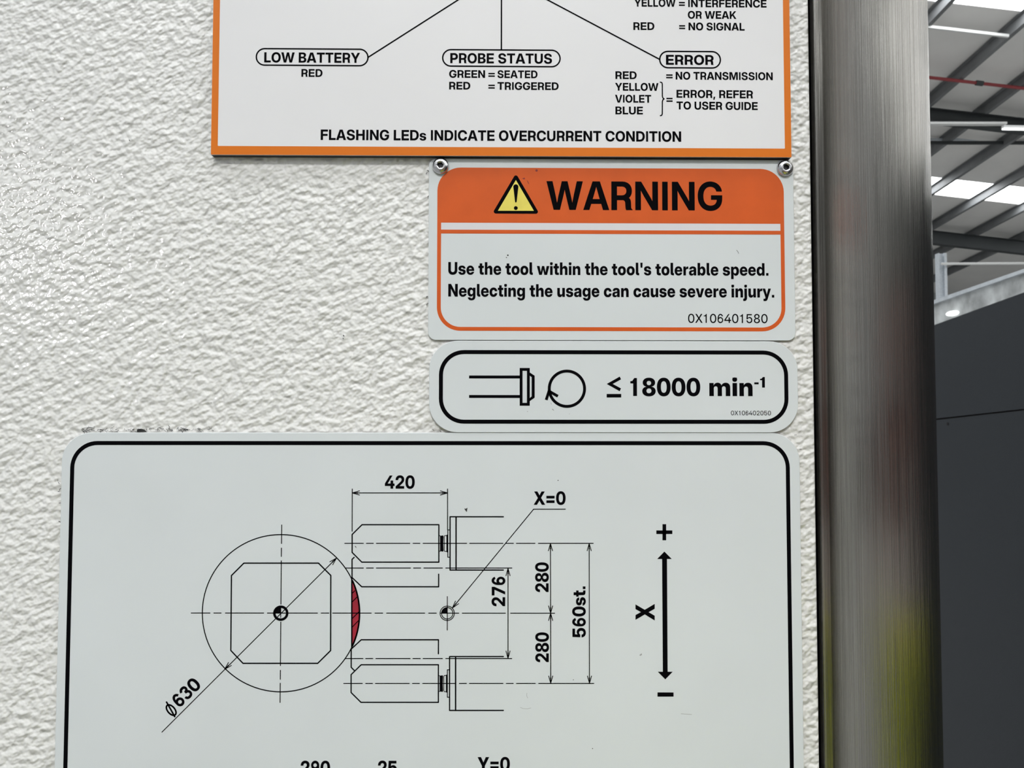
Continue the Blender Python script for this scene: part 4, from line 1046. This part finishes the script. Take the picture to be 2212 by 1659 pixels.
dimension([[(1272.7, 1174), (1273.4, 1476)]], [((1272.7, 1174), (1273, 1300)), ((1273.4, 1476), (1273, 1300))], [('560st.', (1265.2, 1376.9), (1264.8, 1266.6), 28.4)])
dia = dimension([[(349.9, 1581.4), (726.8, 1205.6)]], [((726.8, 1205.6), (606, 1326)), ((485.4, 1445.6), (606, 1325.6))], [('630', (388.6, 1529.6), (436.6, 1481.8), 28.6)])
k = Ink(HD)
c0 = Vector((369.9, 1533.8))
ell = []
for i in range(37):
    t = 2 * math.pi * i / 36
    u, v = 10.4 * math.cos(t), 11.4 * math.sin(t)
    ell.append((c0.x + u * 0.966 - v * 0.26 * -1, c0.y + u * 0.26 * -1 * -1 + v * 0.966))
k.line(ell, 3.5)
k.line([(359.9, 1516.6), (377.6, 1548)], 3.5)
k.build('diameter_symbol', M['ink'], s4)
# datum marks
k = Ink(HD)
c1 = (606.6, 1324.5)
k.ring(c1, 13.6, 5.4)
k.disc(c1, 12.5, 90, 180)
k.line([(590, 1324.4), (623, 1324.4)], 1.7)
k.line([(606.6, 1312), (606.4, 1334)], 1.7)
k.build('datum_mark', M['ink'], s4, lift=0.00005)
k = Ink(HD)
c2 = (966.1, 1324.7)
k.ring(c2, 15.2, 1.8)
k.ring(c2, 12.0, 1.8)
k.disc(c2, 12.0, 90, 180)
k.line([(966.2, 1288.6), (966.1, 1361)], 1.8)
k.build('datum_mark', M['ink'], s4, lift=0.00005)
# axis arrow
k = Ink(HD)
k.poly([(1435.2, 1191.4), (1451.2, 1207.5), (1419.4, 1207.5)])
k.poly([(1437.1, 1467.5), (1421, 1451), (1453.2, 1451)])
k.poly([(1430.2, 1207), (1440.8, 1207), (1442.2, 1452), (1431.8, 1452)])
k.build('axis_arrow', M['ink'], s4)
k = Ink(HD)
k.poly([(1417.7, 1145.7), (1452.3, 1145.7), (1452.3, 1153.6), (1417.7, 1153.6)])
k.poly([(1431, 1132.2), (1439, 1132.2), (1439, 1167), (1431, 1167)])
k.build('plus_sign', M['ink'], s4)
k = Ink(HD)
k.poly([(1420.2, 1495.5), (1455, 1495.7), (1455, 1504.8), (1420.2, 1504.8)])
k.build('minus_sign', M['ink'], s4)
captions(HD, s4, 'B', [('X', (1414.2, 1340.4), (1414.2, 1304.4), 41.2)], 'axis_letter')
captions(HD, s4, 'B', [('290', (649.2, 1673), (712.9, 1673), 28.4)], 'dimension_figure')
captions(HD, s4, 'B', [('25', (816.2, 1672.8), (857.6, 1672.8), 28.4)], 'dimension_figure')
captions(HD, s4, 'B', [('Y=0', (1031.4, 1665), (1101.4, 1665), 28.6)], 'dimension_figure')
for shp in (lambda q: q.poly([(1003.4, 1097.6), (1006, 1099.2), (1010, 1096.6), (1009.2, 1101), (1008.6, 1106), (1006, 1103.5), (1003.8, 1100.6)]),
            lambda q: q.poly([(766.2, 1178.6), (769, 1180.5), (770.4, 1183.8), (767.6, 1181.8)]), lambda q: q.disc((1205.5, 1037.6), 1.2, n=7),
            lambda q: q.disc((1238.6, 1468.4), 1.0, n=7), lambda q: q.disc((1280, 1617), 1.1, n=7)):
    mark(HD, s4, 'dirt_speck', 'dirt', shp, 'tiny black dirt speck')
for shp in (lambda q: q.line([(1471, 1541.8), (1494, 1543.2)], 0.9), lambda q: q.line([(1138, 1497), (1137.6, 1503), (1140, 1508)], 0.7),
            lambda q: q.line([(1124, 1528), (1130, 1530.6), (1140, 1531.2), (1147, 1529)], 0.7), lambda q: q.poly([(1381, 1415), (1384, 1412.6), (1386, 1411), (1386.6, 1414.8), (1383, 1416.8)])):
    mark(HD, s4, 'scuff_mark', 'grey_dirt', shp, 'faint grey scratch')


# ================================================================ SCREWS
def button_screw(cx, cy, rot, label):
    r = 0.00268
    hgt = 0.0016
    x, z = P(cx, cy, H_WARN + hgt * 0.5)
    e = empty('button_head_screw', (x, -H_WARN, z))
    tag(e, label, 'screw', 'button head screws of the warning sign')
    bm = bmesh.new()
    n = 48
    prof = [(r * 0.93, 0.0), (r, 0.00018), (r, 0.00042), (r * 0.97, 0.0007), (r * 0.88, 0.00105), (r * 0.74, 0.00136), (r * 0.6, 0.00152), (r * 0.5, 0.00157)]
    rings = []
    for rr, hh in prof:
        rings.append([bm.verts.new((rr * math.cos(2 * math.pi * i / n), -hh, rr * math.sin(2 * math.pi * i / n))) for i in range(n)])

    def hexr(t, ap):
        a = (math.degrees(t) - rot) % 60 - 30
        return ap / math.cos(math.radians(a))
    for ap, hh in ((r * 0.38, 0.00153), (r * 0.33, 0.0014), (r * 0.325, 0.0005)):
        rings.append([bm.verts.new((hexr(2 * math.pi * i / n, ap) * math.cos(2 * math.pi * i / n), -hh, hexr(2 * math.pi * i / n, ap) * math.sin(2 * math.pi * i / n))) for i in range(n)])
    for a, b in zip(rings, rings[1:]):
        for i in range(n):
            bm.faces.new((a[i], a[(i + 1) % n], b[(i + 1) % n], b[i]))
    bm.faces.new(rings[0][::-1])
    bmesh.ops.recalc_face_normals(bm, faces=bm.faces)
    for f in bm.faces:
        f.smooth = True
    hd_ = link_bm('head', bm, M['screw'], e)
    mdf = hd_.modifiers.new('crisp', 'EDGE_SPLIT')
    mdf.split_angle = math.radians(38)
    bm = bmesh.new()
    bot = [bm.verts.new((hexr(2 * math.pi * i / n, r * 0.322) * math.cos(2 * math.pi * i / n), -0.00055, hexr(2 * math.pi * i / n, r * 0.322) * math.sin(2 * math.pi * i / n))) for i in range(n)]
    top = [bm.verts.new((hexr(2 * math.pi * i / n, r * 0.322) * math.cos(2 * math.pi * i / n), -0.00105, hexr(2 * math.pi * i / n, r * 0.322) * math.sin(2 * math.pi * i / n))) for i in range(n)]
    for i in range(n):
        bm.faces.new((bot[i], top[i], top[(i + 1) % n], bot[(i + 1) % n]))
    bm.faces.new(bot)
    tag(link_bm('hex_socket', bm, M['screw_dark'], e), 'dark hexagonal socket')
    return e


button_screw(951.6, 357.8, 8, 'button head screw at the upper left corner of the warning sign')
button_screw(1697.4, 362.4, 25, 'button head screw at the upper right corner of the warning sign')

# ---------------------------------------------------------------- dried adhesive and paint flakes along the sign edges
random.seed(7)
k = Ink(0.0003)


def squiggle(x, y, n, step, w):
    pts = [(x, y)]
    a = random.uniform(-0.5, 0.5)
    for _ in range(n):
        a += random.uniform(-1.1, 1.1)
        x += step * math.cos(a) * random.uniform(0.5, 1)
        y += step * 0.55 * math.sin(a)
        pts.append((x, y))
    k.line(pts, w, cap=False)


for i in range(95):
    t = random.random() ** 1.3
    squiggle(176 + 290 * t, random.uniform(926.0, 933.0), random.randint(2, 5), random.uniform(1.5, 4.5), random.uniform(0.4, 1.1))
k.poly([(296, 927.4), (305, 926), (312, 928), (317.5, 933), (296, 933.4)])
for x, y in ((124.5, 1036), (126, 1041.5), (125, 1062), (128, 1058), (127, 1086), (126.5, 1126), (931.5 - 8, 425), (921.5, 660), (923, 655), (921, 643), (922.6, 368), (920, 376), (934, 927.6), (950, 930), (1716, 940), (1727, 970.5)):
    squiggle(x, y, 3, 2.4, random.uniform(0.8, 1.6))
res = k.build('adhesive_residue', M['dirt'], None)
tag(res, 'crumbled dark adhesive along the top edge of the large diagram sign', 'adhesive', kind='stuff')
k = Ink(0.0002)
for x, y, r in ((279.5, 303, 1.8), (204, 503.5, 1.6), (742, 725, 2.2), (741, 731, 1.6), (447, 510, 1.2), (456, 870, 1.1), (617, 762, 1.0)):
    k.poly([(x - r * 0.6, y - r), (x + r * 0.6, y - r * 0.3), (x + r * 0.7, y + r * 1.3), (x - r * 0.3, y + r * 0.4)])
res2 = k.build('dirt_specks', M['dirt'], None)
tag(res2, 'scattered black dirt specks on the white textured paint', 'dirt', kind='stuff')

# ================================================================ THE HALL BEHIND AND OVERHEAD
d1 = ray(1050, 1060)                            # along the purlins (falls gently away from us)
d2 = Vector((1, 0, -0.11)).normalized()         # along the rafters, down the roof slope
rr_ = ray(2016, 237)
P0 = CAM + rr_ * (17.0 / rr_.y)
NR = d2.cross(d1).normalized()
if NR.z < 0:
    NR = -NR


def RP(u, v, w=0.0):
    """roof coordinates: u along the purlins, v down the slope, w below the rafters' top"""
    return P0 + d1 * u + d2 * v - NR * w


# roof lining with rooflight rows
U0, U1, V0, V1 = -58.0, 14.5, -22.0, 16.0


def on_roof(px, py, w):
    q = hit(px, py, RP(0, 0, w), NR) - P0
    mt_ = Matrix((d1, d2, -NR)).transposed()
    return mt_.inverted() @ q                     # (u, v, w)


us0, us1 = on_roof(2120, 430.5, -0.24).x, on_roof(2120, 393, -0.24).x
ut = on_roof(2110, 11, -0.24).x
SKY = [(min(us0, us1), max(us0, us1)), (ut - 1.15, ut), (-12.3, -11.0), (-20.0, -18.7), (-27.6, -26.3), (-36.4, -35.2), (-45, -43.8)]
mb = MB()
us = sorted([U0, U1] + [x for s_ in SKY for x in s_])
for i in range(0, len(us), 2):
    a, b = us[i], us[i + 1]
    mb.prism([RP(a, V0, -0.22), RP(b, V0, -0.22), RP(b, V1, -0.22), RP(a, V1, -0.22)], NR * 0.08)
tag(mb.build('ceiling', M['roof']), 'sloping grey roof lining', kind='structure')
for i, (a, b) in enumerate(SKY):
    mb = MB()
    mb.prism([RP(a, V0, -0.24), RP(b, V0, -0.24), RP(b, V1, -0.24), RP(a, V1, -0.24)], NR * 0.03)
    tag(mb.build('window_%d' % (i + 1), M['skylight']), 'bright translucent roof light strip', kind='structure')

mb = MB()
mb.box(-45, 45, -44, 42, -0.12, 0.0)
tag(mb.build('floor', M['concrete']), 'grey concrete hall floor', kind='structure')
mb = MB()
mb.box(-42, 30, -38.6, -38.4, 0, 13)
tag(mb.build('wall_back', M['cladding']), 'light clad hall wall behind the photographer', kind='structure')
fw = RP(13.6, 0).y
mb = MB()
mb.box(-10, 40, fw, fw + 0.2, 0, 9.5)
tag(mb.build('wall_far', M['cladding']), 'light clad far end wall of the hall', kind='structure')

# rafters
for i, (u, lab) in enumerate(((0.0, 'dark steel roof rafter crossing above the middle roof bay, higher in view'), (6.88, 'dark steel roof rafter farther away, just above the grey machine'),)):
    mb = MB()
    h_ = 0.30 if i == 0 else 0.40
    mb.prism([RP(u - 0.006, V0, 0.0), RP(u + 0.006, V0, 0.0), RP(u + 0.006, V1, 0.0), RP(u - 0.006, V1, 0.0)], -NR * h_)
    for w in (0.0, h_ - 0.015):
        mb.prism([RP(u - 0.09, V0, w), RP(u + 0.09, V0, w), RP(u + 0.09, V1, w), RP(u - 0.09, V1, w)], -NR * 0.015)
    o = mb.build('steel_rafter', M['rafter'])
    tag(o, lab, 'beam', 'steel roof rafters')
# purlins
PUR = [(-1.70, 'in the very top corner beside the roof light'), (-0.18, 'crossing under the white tie bar at the top'), (1.07, 'meeting the nearer rafter beside the red pipe'),
       (2.33, 'just right of the post below the nearer rafter'), (3.70, 'crossing the lower roof light next to the post'), (5.08, 'crossing the lower roof light at the picture edge'), (6.45, 'beyond the others, over the far end of the roof light')]
for i, (v, lab) in enumerate(PUR):
    mb = MB()
    mb.prism([RP(-14, v - 0.004, -0.2), RP(U1, v - 0.004, -0.2), RP(U1, v + 0.004, -0.2), RP(-14, v + 0.004, -0.2)], -NR * 0.21)
    mb.prism([RP(-14, v, 0.0), RP(U1, v, 0.0), RP(U1, v + 0.075, 0.0), RP(-14, v + 0.075, 0.0)], -NR * 0.008)
    mb.prism([RP(-14, v - 0.07, -0.2), RP(U1, v - 0.07, -0.2), RP(U1, v, -0.2), RP(-14, v, -0.2)], -NR * 0.008)
    o = mb.build('roof_purlin', M['purlin'])
    tag(o, 'slanting dark roof purlin ' + lab, 'purlin', 'parallel roof purlins')


def hall_bar(name, mat, p, q, w, h, label, cat):
    mb = MB()
    mb.bar(p, q, w, h, (0, 0, 1))
    return tag(mb.build(name, M[mat]), label, cat)


def hall_tube(name, mat, p, q, r, label, cat, parent=None):
    mb = MB()
    mb.tube(p, q, r)
    return tag(mb.build(name, M[mat], parent, smooth=False), label, cat)


hall_bar('tie_bar', 'white_metal', RP(-2.83, -6, 0.02), RP(-2.83, -0.2, 0.02), 0.05, 0.05, 'white tie bar under the roof near the top right corner', 'bar')
red = hall_tube('sprinkler_pipe', 'red_pipe', RP(-1.3, -6, 0.06), RP(-1.3, 5, 0.06), 0.032, 'thin dark red sprinkler pipe under the roof', 'pipe')
ru = RP(-1.3, 0.21, 0.06)
mb = MB()
mb.tube(ru - d2 * 0.07, ru + d2 * 0.07, 0.05)
mb.build('coupling', M['rafter'], red)


def at_depth(px, py, y):
    r_ = ray(px, py)
    return CAM + r_ * ((y + D_CAM) / r_.y)


y_t = 15.9
a, b = at_depth(1950, 267.5, y_t), at_depth(2172, 267.5, y_t)
hall_bar('cable_tray', 'white_metal', a, b, 0.12, 0.045, 'pale cable tray hanging directly below the nearer rafter', 'cable tray')
a, b = at_depth(2166, 274.5, y_t - 0.4), at_depth(2330, 277.5, y_t - 0.4)
lamp = empty('strip_light', (a + b) / 2)
tag(lamp, 'bright white strip light below the nearer rafter at the right picture edge', 'lamp')
mb = MB()
mb.bar(a, b, 0.09, 0.05, (0, 0, 1))
mb.build('housing', M['white_metal'], lamp)
mb = MB()
mb.bar(a - Vector((0, 0, 0.035)), b - Vector((0, 0, 0.035)), 0.06, 0.03, (0, 0, 1))
mb.build('diffuser', M['tube'], lamp)
a, b = at_depth(1960, 308.5, 18.0), at_depth(2300, 308.5, 18.0)
hall_bar('tie_beam', 'rafter', a, b, 0.06, 0.07, 'thin dark horizontal tie beam beyond the nearer rafter', 'beam')
a, b = at_depth(1960, 301.5, 18.3), at_depth(2300, 301.5, 18.3)
hall_bar('roof_rail', 'pale_steel', a, b, 0.05, 0.06, 'pale rail directly above the thin dark tie beam', 'rail')
# steel post with conduit
a = at_depth(2030.5, 548, 19.0)
mb = MB()
sx = 0.13
mb.box(a.x - sx / 2, a.x + sx / 2, a.y - 0.006, a.y + 0.006, 0.0, a.z)
mb.box(a.x + sx / 2 - 0.012, a.x + sx / 2 + 0.05, a.y - 0.09, a.y + 0.09, 0.0, a.z)
mb.box(a.x - sx / 2 - 0.012, a.x - sx / 2, a.y - 0.09, a.y + 0.09, 0.0, a.z)
tag(mb.build('steel_stanchion', M['pale_steel']), 'pale blue-white steel stanchion rising behind the grey machine rail', 'stanchion')
hall_tube('conduit', 'white_metal', at_depth(2034, 570, 18.8), at_depth(2400, 568, 18.8), 0.03, 'pale horizontal conduit between the stanchion and the right picture edge', 'conduit')

# graphite machine enclosure on the right
XM = 1.55


def MPt(px, py):
    d = ray(px, py)
    q = CAM + d * (XM / d.x)
    return Vector((XM, q.y, q.z))


mach = empty('machine_enclosure', (XM + 0.4, 0.0, 0.0))
tag(mach, 'dark graphite machine enclosure with a sloping pale top rail, behind the steel post', 'machine')
pl_, pr_ = 1965, 2420
tp = lambda x: 700 - 0.3636 * (x - 2025)
sm = lambda x: 904.5 - 0.1108 * (x - 2033)


def MQ(fn):
    """the two ends of a long edge on the enclosure's face, carried on towards us past the camera"""
    a, b = MPt(pl_, fn(pl_)), MPt(pr_, fn(pr_))
    return [a, b, Vector((XM, -2.6, b.z + 0.03 * (b.y + 2.6)))]


def strip(lo, hi, shift, depth):
    mb_ = MB()
    e = Vector((shift, 0, 0))
    A, B = MQ(hi), MQ(lo)
    for i in (0, 1):
        mb_.prism([A[i] + e, A[i + 1] + e, B[i + 1] + e, B[i] + e], (depth, 0, 0))
    return mb_


strip(lambda x: sm(x) - 1.6, tp, 0, 0.8).build('upper_panel', M['dark_machine'], mach)
mb = MB()
Q = MQ(lambda x: sm(x) + 1.8)
for i in (0, 1):
    mb.prism([Q[i], Q[i + 1], Vector((XM, Q[i + 1].y, 0.0)), Vector((XM, Q[i].y, 0.0))], (0.8, 0, 0))
mb.build('lower_panel', M['dark_machine'], mach)
strip(lambda x: sm(x) + 3, lambda x: sm(x) - 3, 0.012, 0.7).build('seam', M['rubber'], mach)
c = MPt(2047.5, 915.5)
mb = MB()
mb.tube(c + Vector((-0.0015, 0, 0)), c + Vector((0.004, 0, 0)), 0.0055, 16)
tag(mb.build('bolt_hole', M['rubber'], mach), 'small dark bolt hole')
up_ = lambda x: 648 - 0.345 * (x - 2025)
lo_ = lambda x: 656 - 0.345 * (x - 2025)
rail = strip(lambda x: tp(x) - 0.5, up_, 0, 0.05).build('top_rail', M['worn_rail'], mach)
tag(rail, 'worn pale metal top rail')
strip(lo_, up_, -0.012, 0.062).build('rail_lip', M['pale_steel'], mach)
mb = MB()
sl_ = lambda t: (2058.5 + 13 * math.cos(t), 677 - 4.0 * math.cos(t) * 0.5 + 5.2 * math.sin(t))
mb.prism([MPt(*sl_(2 * math.pi * i / 28)) + Vector((-0.004, 0, 0)) for i in range(28)], (0.008, 0, 0))
cp = mb.build('painted_bright_spot', M['tube'], mach)  # emission paints a bright spot here; no lamp on the rail
tag(cp, 'small white oval bright spot on the rail, painted as a glow')


hb = empty('added_grading_lamp', SPOT_POS)  # unseen fixture added around the grading spot
tag(hb, 'added unseen lamp above the photographer, grading brightness across the panel', 'lamp')
mb = MB()
dv = (Vector((0.32, 0, Z_CAM - 0.20)) - SPOT_POS).normalized()
mb.tube(SPOT_POS - dv * 0.5, SPOT_POS - dv * 0.05, 0.12, 24, 0.5)
mb.build('reflector', M['white_metal'], hb)
mb = MB()
tp0 = SPOT_POS - dv * 0.5
zr = (P0 - tp0).dot(NR) / NR.z
mb.tube(tp0, tp0 + Vector((0, 0, zr + 0.15)), 0.02, 8)
mb.build('hanger', M['rafter'], hb)

st_ = empty('stand_lamp', (LAMP_POS.x, LAMP_POS.y, 0.0))
tag(st_, 'spotlight on a tall stand, seen only as glints in the white paint', 'lamp')
dv = (Vector((-0.32, 0, Z_CAM + 0.05)) - LAMP_POS).normalized()
mb = MB()
q0 = LAMP_POS - dv * 0.06
mb.tube(q0 - dv * 0.22, q0 - dv * 0.02, 0.075, 24, 0.10)
mb.build('lamp_head', M['dark_machine'], st_)
mb = MB()
mb.tube(q0 - dv * 0.02, q0 - dv * 0.012, 0.095, 24)
mb.build('lamp_glass', M['lamp_glass'], st_)
mb = MB()
mb.tube(Vector((LAMP_POS.x, LAMP_POS.y, 0.5)) - dv * 0.2, q0 - dv * 0.19 - Vector((0, 0, 0.06)), 0.016, 12)
mb.build('pole', M['dark_machine'], st_)
for i in range(3):
    t = math.radians(90 + 120 * i)
    mb = MB()
    c_ = Vector((LAMP_POS.x, LAMP_POS.y, 0.0)) - Vector((dv.x, dv.y, 0)) * 0.2
    mb.tube(c_ + Vector((0, 0, 0.62)), c_ + Vector((0.5 * math.cos(t), 0.5 * math.sin(t), 0.012)), 0.012, 10)
    mb.build('leg', M['dark_machine'], st_)

# ================================================================ THE PHOTOGRAPHER (seen blurred in the steel post)
PX, PY = 0.17, -0.46


class Flesh(MB):
    def ball(s, c, r, n=16, m=10):
        c = Vector(c)
        rx, ry, rz = r if isinstance(r, tuple) else (r, r, r)
        vs, fs = [c + Vector((0, 0, -rz))], []
        for j in range(1, m):
            a = -math.pi / 2 + math.pi * j / m
            for i in range(n):
                t = 2 * math.pi * i / n
                vs.append(c + Vector((rx * math.cos(a) * math.cos(t), ry * math.cos(a) * math.sin(t), rz * math.sin(a))))
        vs.append(c + Vector((0, 0, rz)))
        top = len(vs) - 1
        for i in range(n):
            fs.append((0, 1 + (i + 1) % n, 1 + i))
            fs.append((top, top - n + i, top - n + (i + 1) % n))
            for j in range(m - 2):
                a = 1 + j * n
                fs.append((a + i, a + (i + 1) % n, a + n + (i + 1) % n, a + n + i))
        s.add(vs, fs)

    def limb(s, chain):            # [(point, radius), ...]
        for p, r in chain:
            s.ball(p, r)
        for (p, r), (q, r2) in zip(chain, chain[1:]):
            s.tube(p, q, r, 16, r2)

    def stack(s, rings, n=28):     # [(x, y, z, rx, ry), ...] from below upwards
        vs, fs = [], []
        for x, y, z, rx, ry in rings:
            for i in range(n):
                t = 2 * math.pi * i / n
                vs.append(Vector((x + rx * math.cos(t), y + ry * math.sin(t), z)))
        for j in range(len(rings) - 1):
            for i in range(n):
                fs.append((j * n + i, j * n + (i + 1) % n, (j + 1) * n + (i + 1) % n, (j + 1) * n + i))
        fs.append(tuple(range(n))[::-1])
        fs.append(tuple(range((len(rings) - 1) * n, len(rings) * n)))
        s.add(vs, fs)

    def grow(s, name, mat, parent, voxel=0.006, smooth=6):
        o = s.build(name, mat, parent, smooth=True)
        md = o.modifiers.new('union', 'REMESH')
        md.mode, md.voxel_size, md.use_smooth_shade = 'VOXEL', voxel, True
        if smooth:
            sm_ = o.modifiers.new('soften', 'SMOOTH')
            sm_.factor, sm_.iterations = 0.5, smooth
        return o


skin_m = simple('skin', (0.52, 0.24, 0.20), 0.5, var=0.06, vscale=25)
vest_m = simple('hi_vis_yellow_cloth', (0.78, 0.86, 0.03), 0.7, var=0.12, vscale=18)
cloth_m = simple('dark_blue_cloth', (0.03, 0.035, 0.06), 0.8, var=0.2, vscale=30)
shoe_m = simple('black_leather', (0.02, 0.02, 0.02), 0.4)
hair_m = simple('brown_hair', (0.05, 0.03, 0.02), 0.6, var=0.3, vscale=120)
phone_m = simple('black_phone_glass', (0.015, 0.015, 0.017), 0.25)
silver_m = simple('silver_reflective_tape', (0.55, 0.56, 0.56), 0.35)

man = empty('person', (PX, PY, 0.0))
tag(man, 'person in a yellow high-visibility vest holding a phone, a blur in the steel post', 'person')
V = Vector
SHL, SHR = V((PX - 0.185, PY, 1.405)), V((PX + 0.185, PY, 1.405))
ELL, ELR = V((PX - 0.31, PY + 0.0, 1.17)), V((PX + 0.20, PY + 0.14, 1.16))
WRL, WRR = V((-0.098, -0.41, 1.535)), V((0.150, -0.387, 1.535))
HDL, HDR = V((-0.083, -0.347, 1.580)), V((0.113, -0.342, 1.580))
b = Flesh()
b.stack([(PX, PY, 0.84, 0.15, 0.10), (PX, PY, 0.95, 0.168, 0.118), (PX, PY, 1.08, 0.145, 0.105), (PX, PY, 1.22, 0.155, 0.112), (PX, PY, 1.34, 0.168, 0.112), (PX, PY, 1.42, 0.15, 0.085), (PX, PY + 0.005, 1.455, 0.08, 0.065)])
b.limb([((PX, PY + 0.005, 1.43), 0.062), ((PX, PY + 0.03, 1.53), 0.056)])
HC = V((PX - 0.01, PY + 0.045, 1.635))                      # head centre
b.ball(HC + V((0, -0.005, 0.02)), (0.075, 0.095, 0.095))
b.ball(HC + V((0, 0.025, -0.045)), (0.058, 0.066, 0.072))
b.limb([(HC + V((0, 0.088, 0.005)), 0.010), (HC + V((0, 0.105, -0.028)), 0.014)])
for sg in (-1, 1):
    b.ball(HC + V((sg * 0.076, 0.0, -0.005)), (0.010, 0.018, 0.030))
    b.limb([(V((PX + sg * 0.095, PY, 0.90)), 0.088), (V((PX + sg * 0.105, PY + 0.02, 0.50)), 0.056), (V((PX + sg * 0.105, PY + 0.0, 0.34)), 0.058), (V((PX + sg * 0.11, PY - 0.02, 0.09)), 0.038), (V((PX + sg * 0.12, PY + 0.11, 0.045)), 0.03)])
for sh, el, wr, hd, sg in ((SHL, ELL, WRL, HDL, -1), (SHR, ELR, WRR, HDR, 1)):
    b.limb([(sh, 0.058), (sh.lerp(el, 0.5), 0.047), (el, 0.039), (el.lerp(wr, 0.35), 0.040), (wr, 0.026)])
    b.limb([(wr, 0.025), (wr.lerp(hd, 0.6), 0.027), (hd, 0.025)])
    for j in range(4):                                      # four fingers curled round the end of the phone
        z = hd.z + 0.028 - 0.0185 * j
        ln_ = (0.026, 0.031, 0.029, 0.021)[j]
        k0 = V((hd.x + 0.003 * sg, hd.y + 0.008, z))
        k1 = V((hd.x + 0.010 * sg, hd.y + 0.040, z + 0.002))
        k2 = V((hd.x - sg * ln_ * 0.35, hd.y + 0.0735, z + 0.002))
        k3 = V((hd.x - sg * ln_, hd.y + 0.0755, z + 0.001))
        b.limb([(k0, 0.0095), (k1, 0.0088), (k2, 0.0078), (k3, 0.0066)])
    b.limb([(hd + V((-sg * 0.006, -0.004, -0.004)), 0.014), (hd + V((-sg * 0.026, 0.024, 0.010)), 0.0105), (hd + V((-sg * 0.042, 0.041, 0.018)), 0.0085)])
b.grow('body', skin_m, man, 0.0045, 4)
v = Flesh()
v.stack([(PX, PY, 0.80, 0.212, 0.15), (PX, PY, 0.95, 0.198, 0.146), (PX, PY, 1.10, 0.172, 0.13), (PX, PY, 1.24, 0.178, 0.134), (PX, PY, 1.36, 0.188, 0.13), (PX, PY, 1.432, 0.165, 0.098), (PX, PY + 0.003, 1.455, 0.10, 0.078)])
v.ball(SHL + V((0.02, 0, 0)), 0.072)
v.ball(SHR - V((0.02, 0, 0)), 0.072)
vest = v.grow('vest', vest_m, man, 0.009, 6)
tag(vest, 'bright yellow high-visibility vest')
st = Flesh()
for z in (0.98, 1.10):
    st.stack([(PX, PY, z - 0.025, 0.196 - 0.12 * (z - 0.98), 0.150), (PX, PY, z + 0.025, 0.195 - 0.12 * (z - 0.98), 0.150)])
tag(st.grow('reflective_band', silver_m, vest, 0.007, 0), 'silver reflective bands')
t_ = Flesh()
t_.stack([(PX, PY, 0.80, 0.165, 0.118), (PX, PY, 0.92, 0.178, 0.128), (PX, PY, 1.0, 0.165, 0.118)])
for sg in (-1, 1):
    t_.limb([(V((PX + sg * 0.09, PY, 0.86)), 0.102), (V((PX + sg * 0.105, PY + 0.015, 0.50)), 0.075), (V((PX + sg * 0.108, PY - 0.005, 0.12)), 0.066)])
t_.grow('trousers', cloth_m, man, 0.009, 6)
for sg, sh, el, wr in ((-1, SHL, ELL, WRL), (1, SHR, ELR, WRR)):
    sl_ = Flesh()
    sl_.limb([(sh, 0.067), (sh.lerp(el, 0.5), 0.058), (el, 0.052), (el.lerp(wr, 0.4), 0.049), (el.lerp(wr, 0.78), 0.040)])
    sl_.grow('sleeve', cloth_m, man, 0.008, 5)
    s_ = Flesh()
    s_.limb([(V((PX + sg * 0.11, PY - 0.05, 0.055)), 0.05), (V((PX + sg * 0.115, PY + 0.05, 0.052)), 0.048), (V((PX + sg * 0.122, PY + 0.15, 0.042)), 0.04)])
    s_.grow('shoe', shoe_m, man, 0.007, 3)
    e_ = Flesh()
    e_.ball(HC + V((sg * 0.031, 0.078, 0.012)), (0.012, 0.010, 0.008))
    e_.build('eye', phone_m, man, smooth=True)
h_ = Flesh()
h_.ball(HC + V((0, -0.020, 0.040)), (0.084, 0.094, 0.090))
h_.ball(HC + V((0, -0.050, -0.005)), (0.074, 0.062, 0.080))
h_.grow('hair', hair_m, man, 0.007, 4)
mo = Flesh()
mo.ball(HC + V((0, 0.083, -0.058)), (0.024, 0.012, 0.006))
mo.build('mouth', simple('lips', (0.4, 0.12, 0.11), 0.5), man, smooth=True)

phone = empty('phone', (0.015, -0.276, 1.57))
tag(phone, 'black phone held sideways in front of the panel, a dark blur in the steel post', 'phone')
mb = MB()
mb.box(-0.062, 0.092, -0.284, -0.276, 1.562, 1.638)
mb.build('case', phone_m, phone, bevel=0.0015)
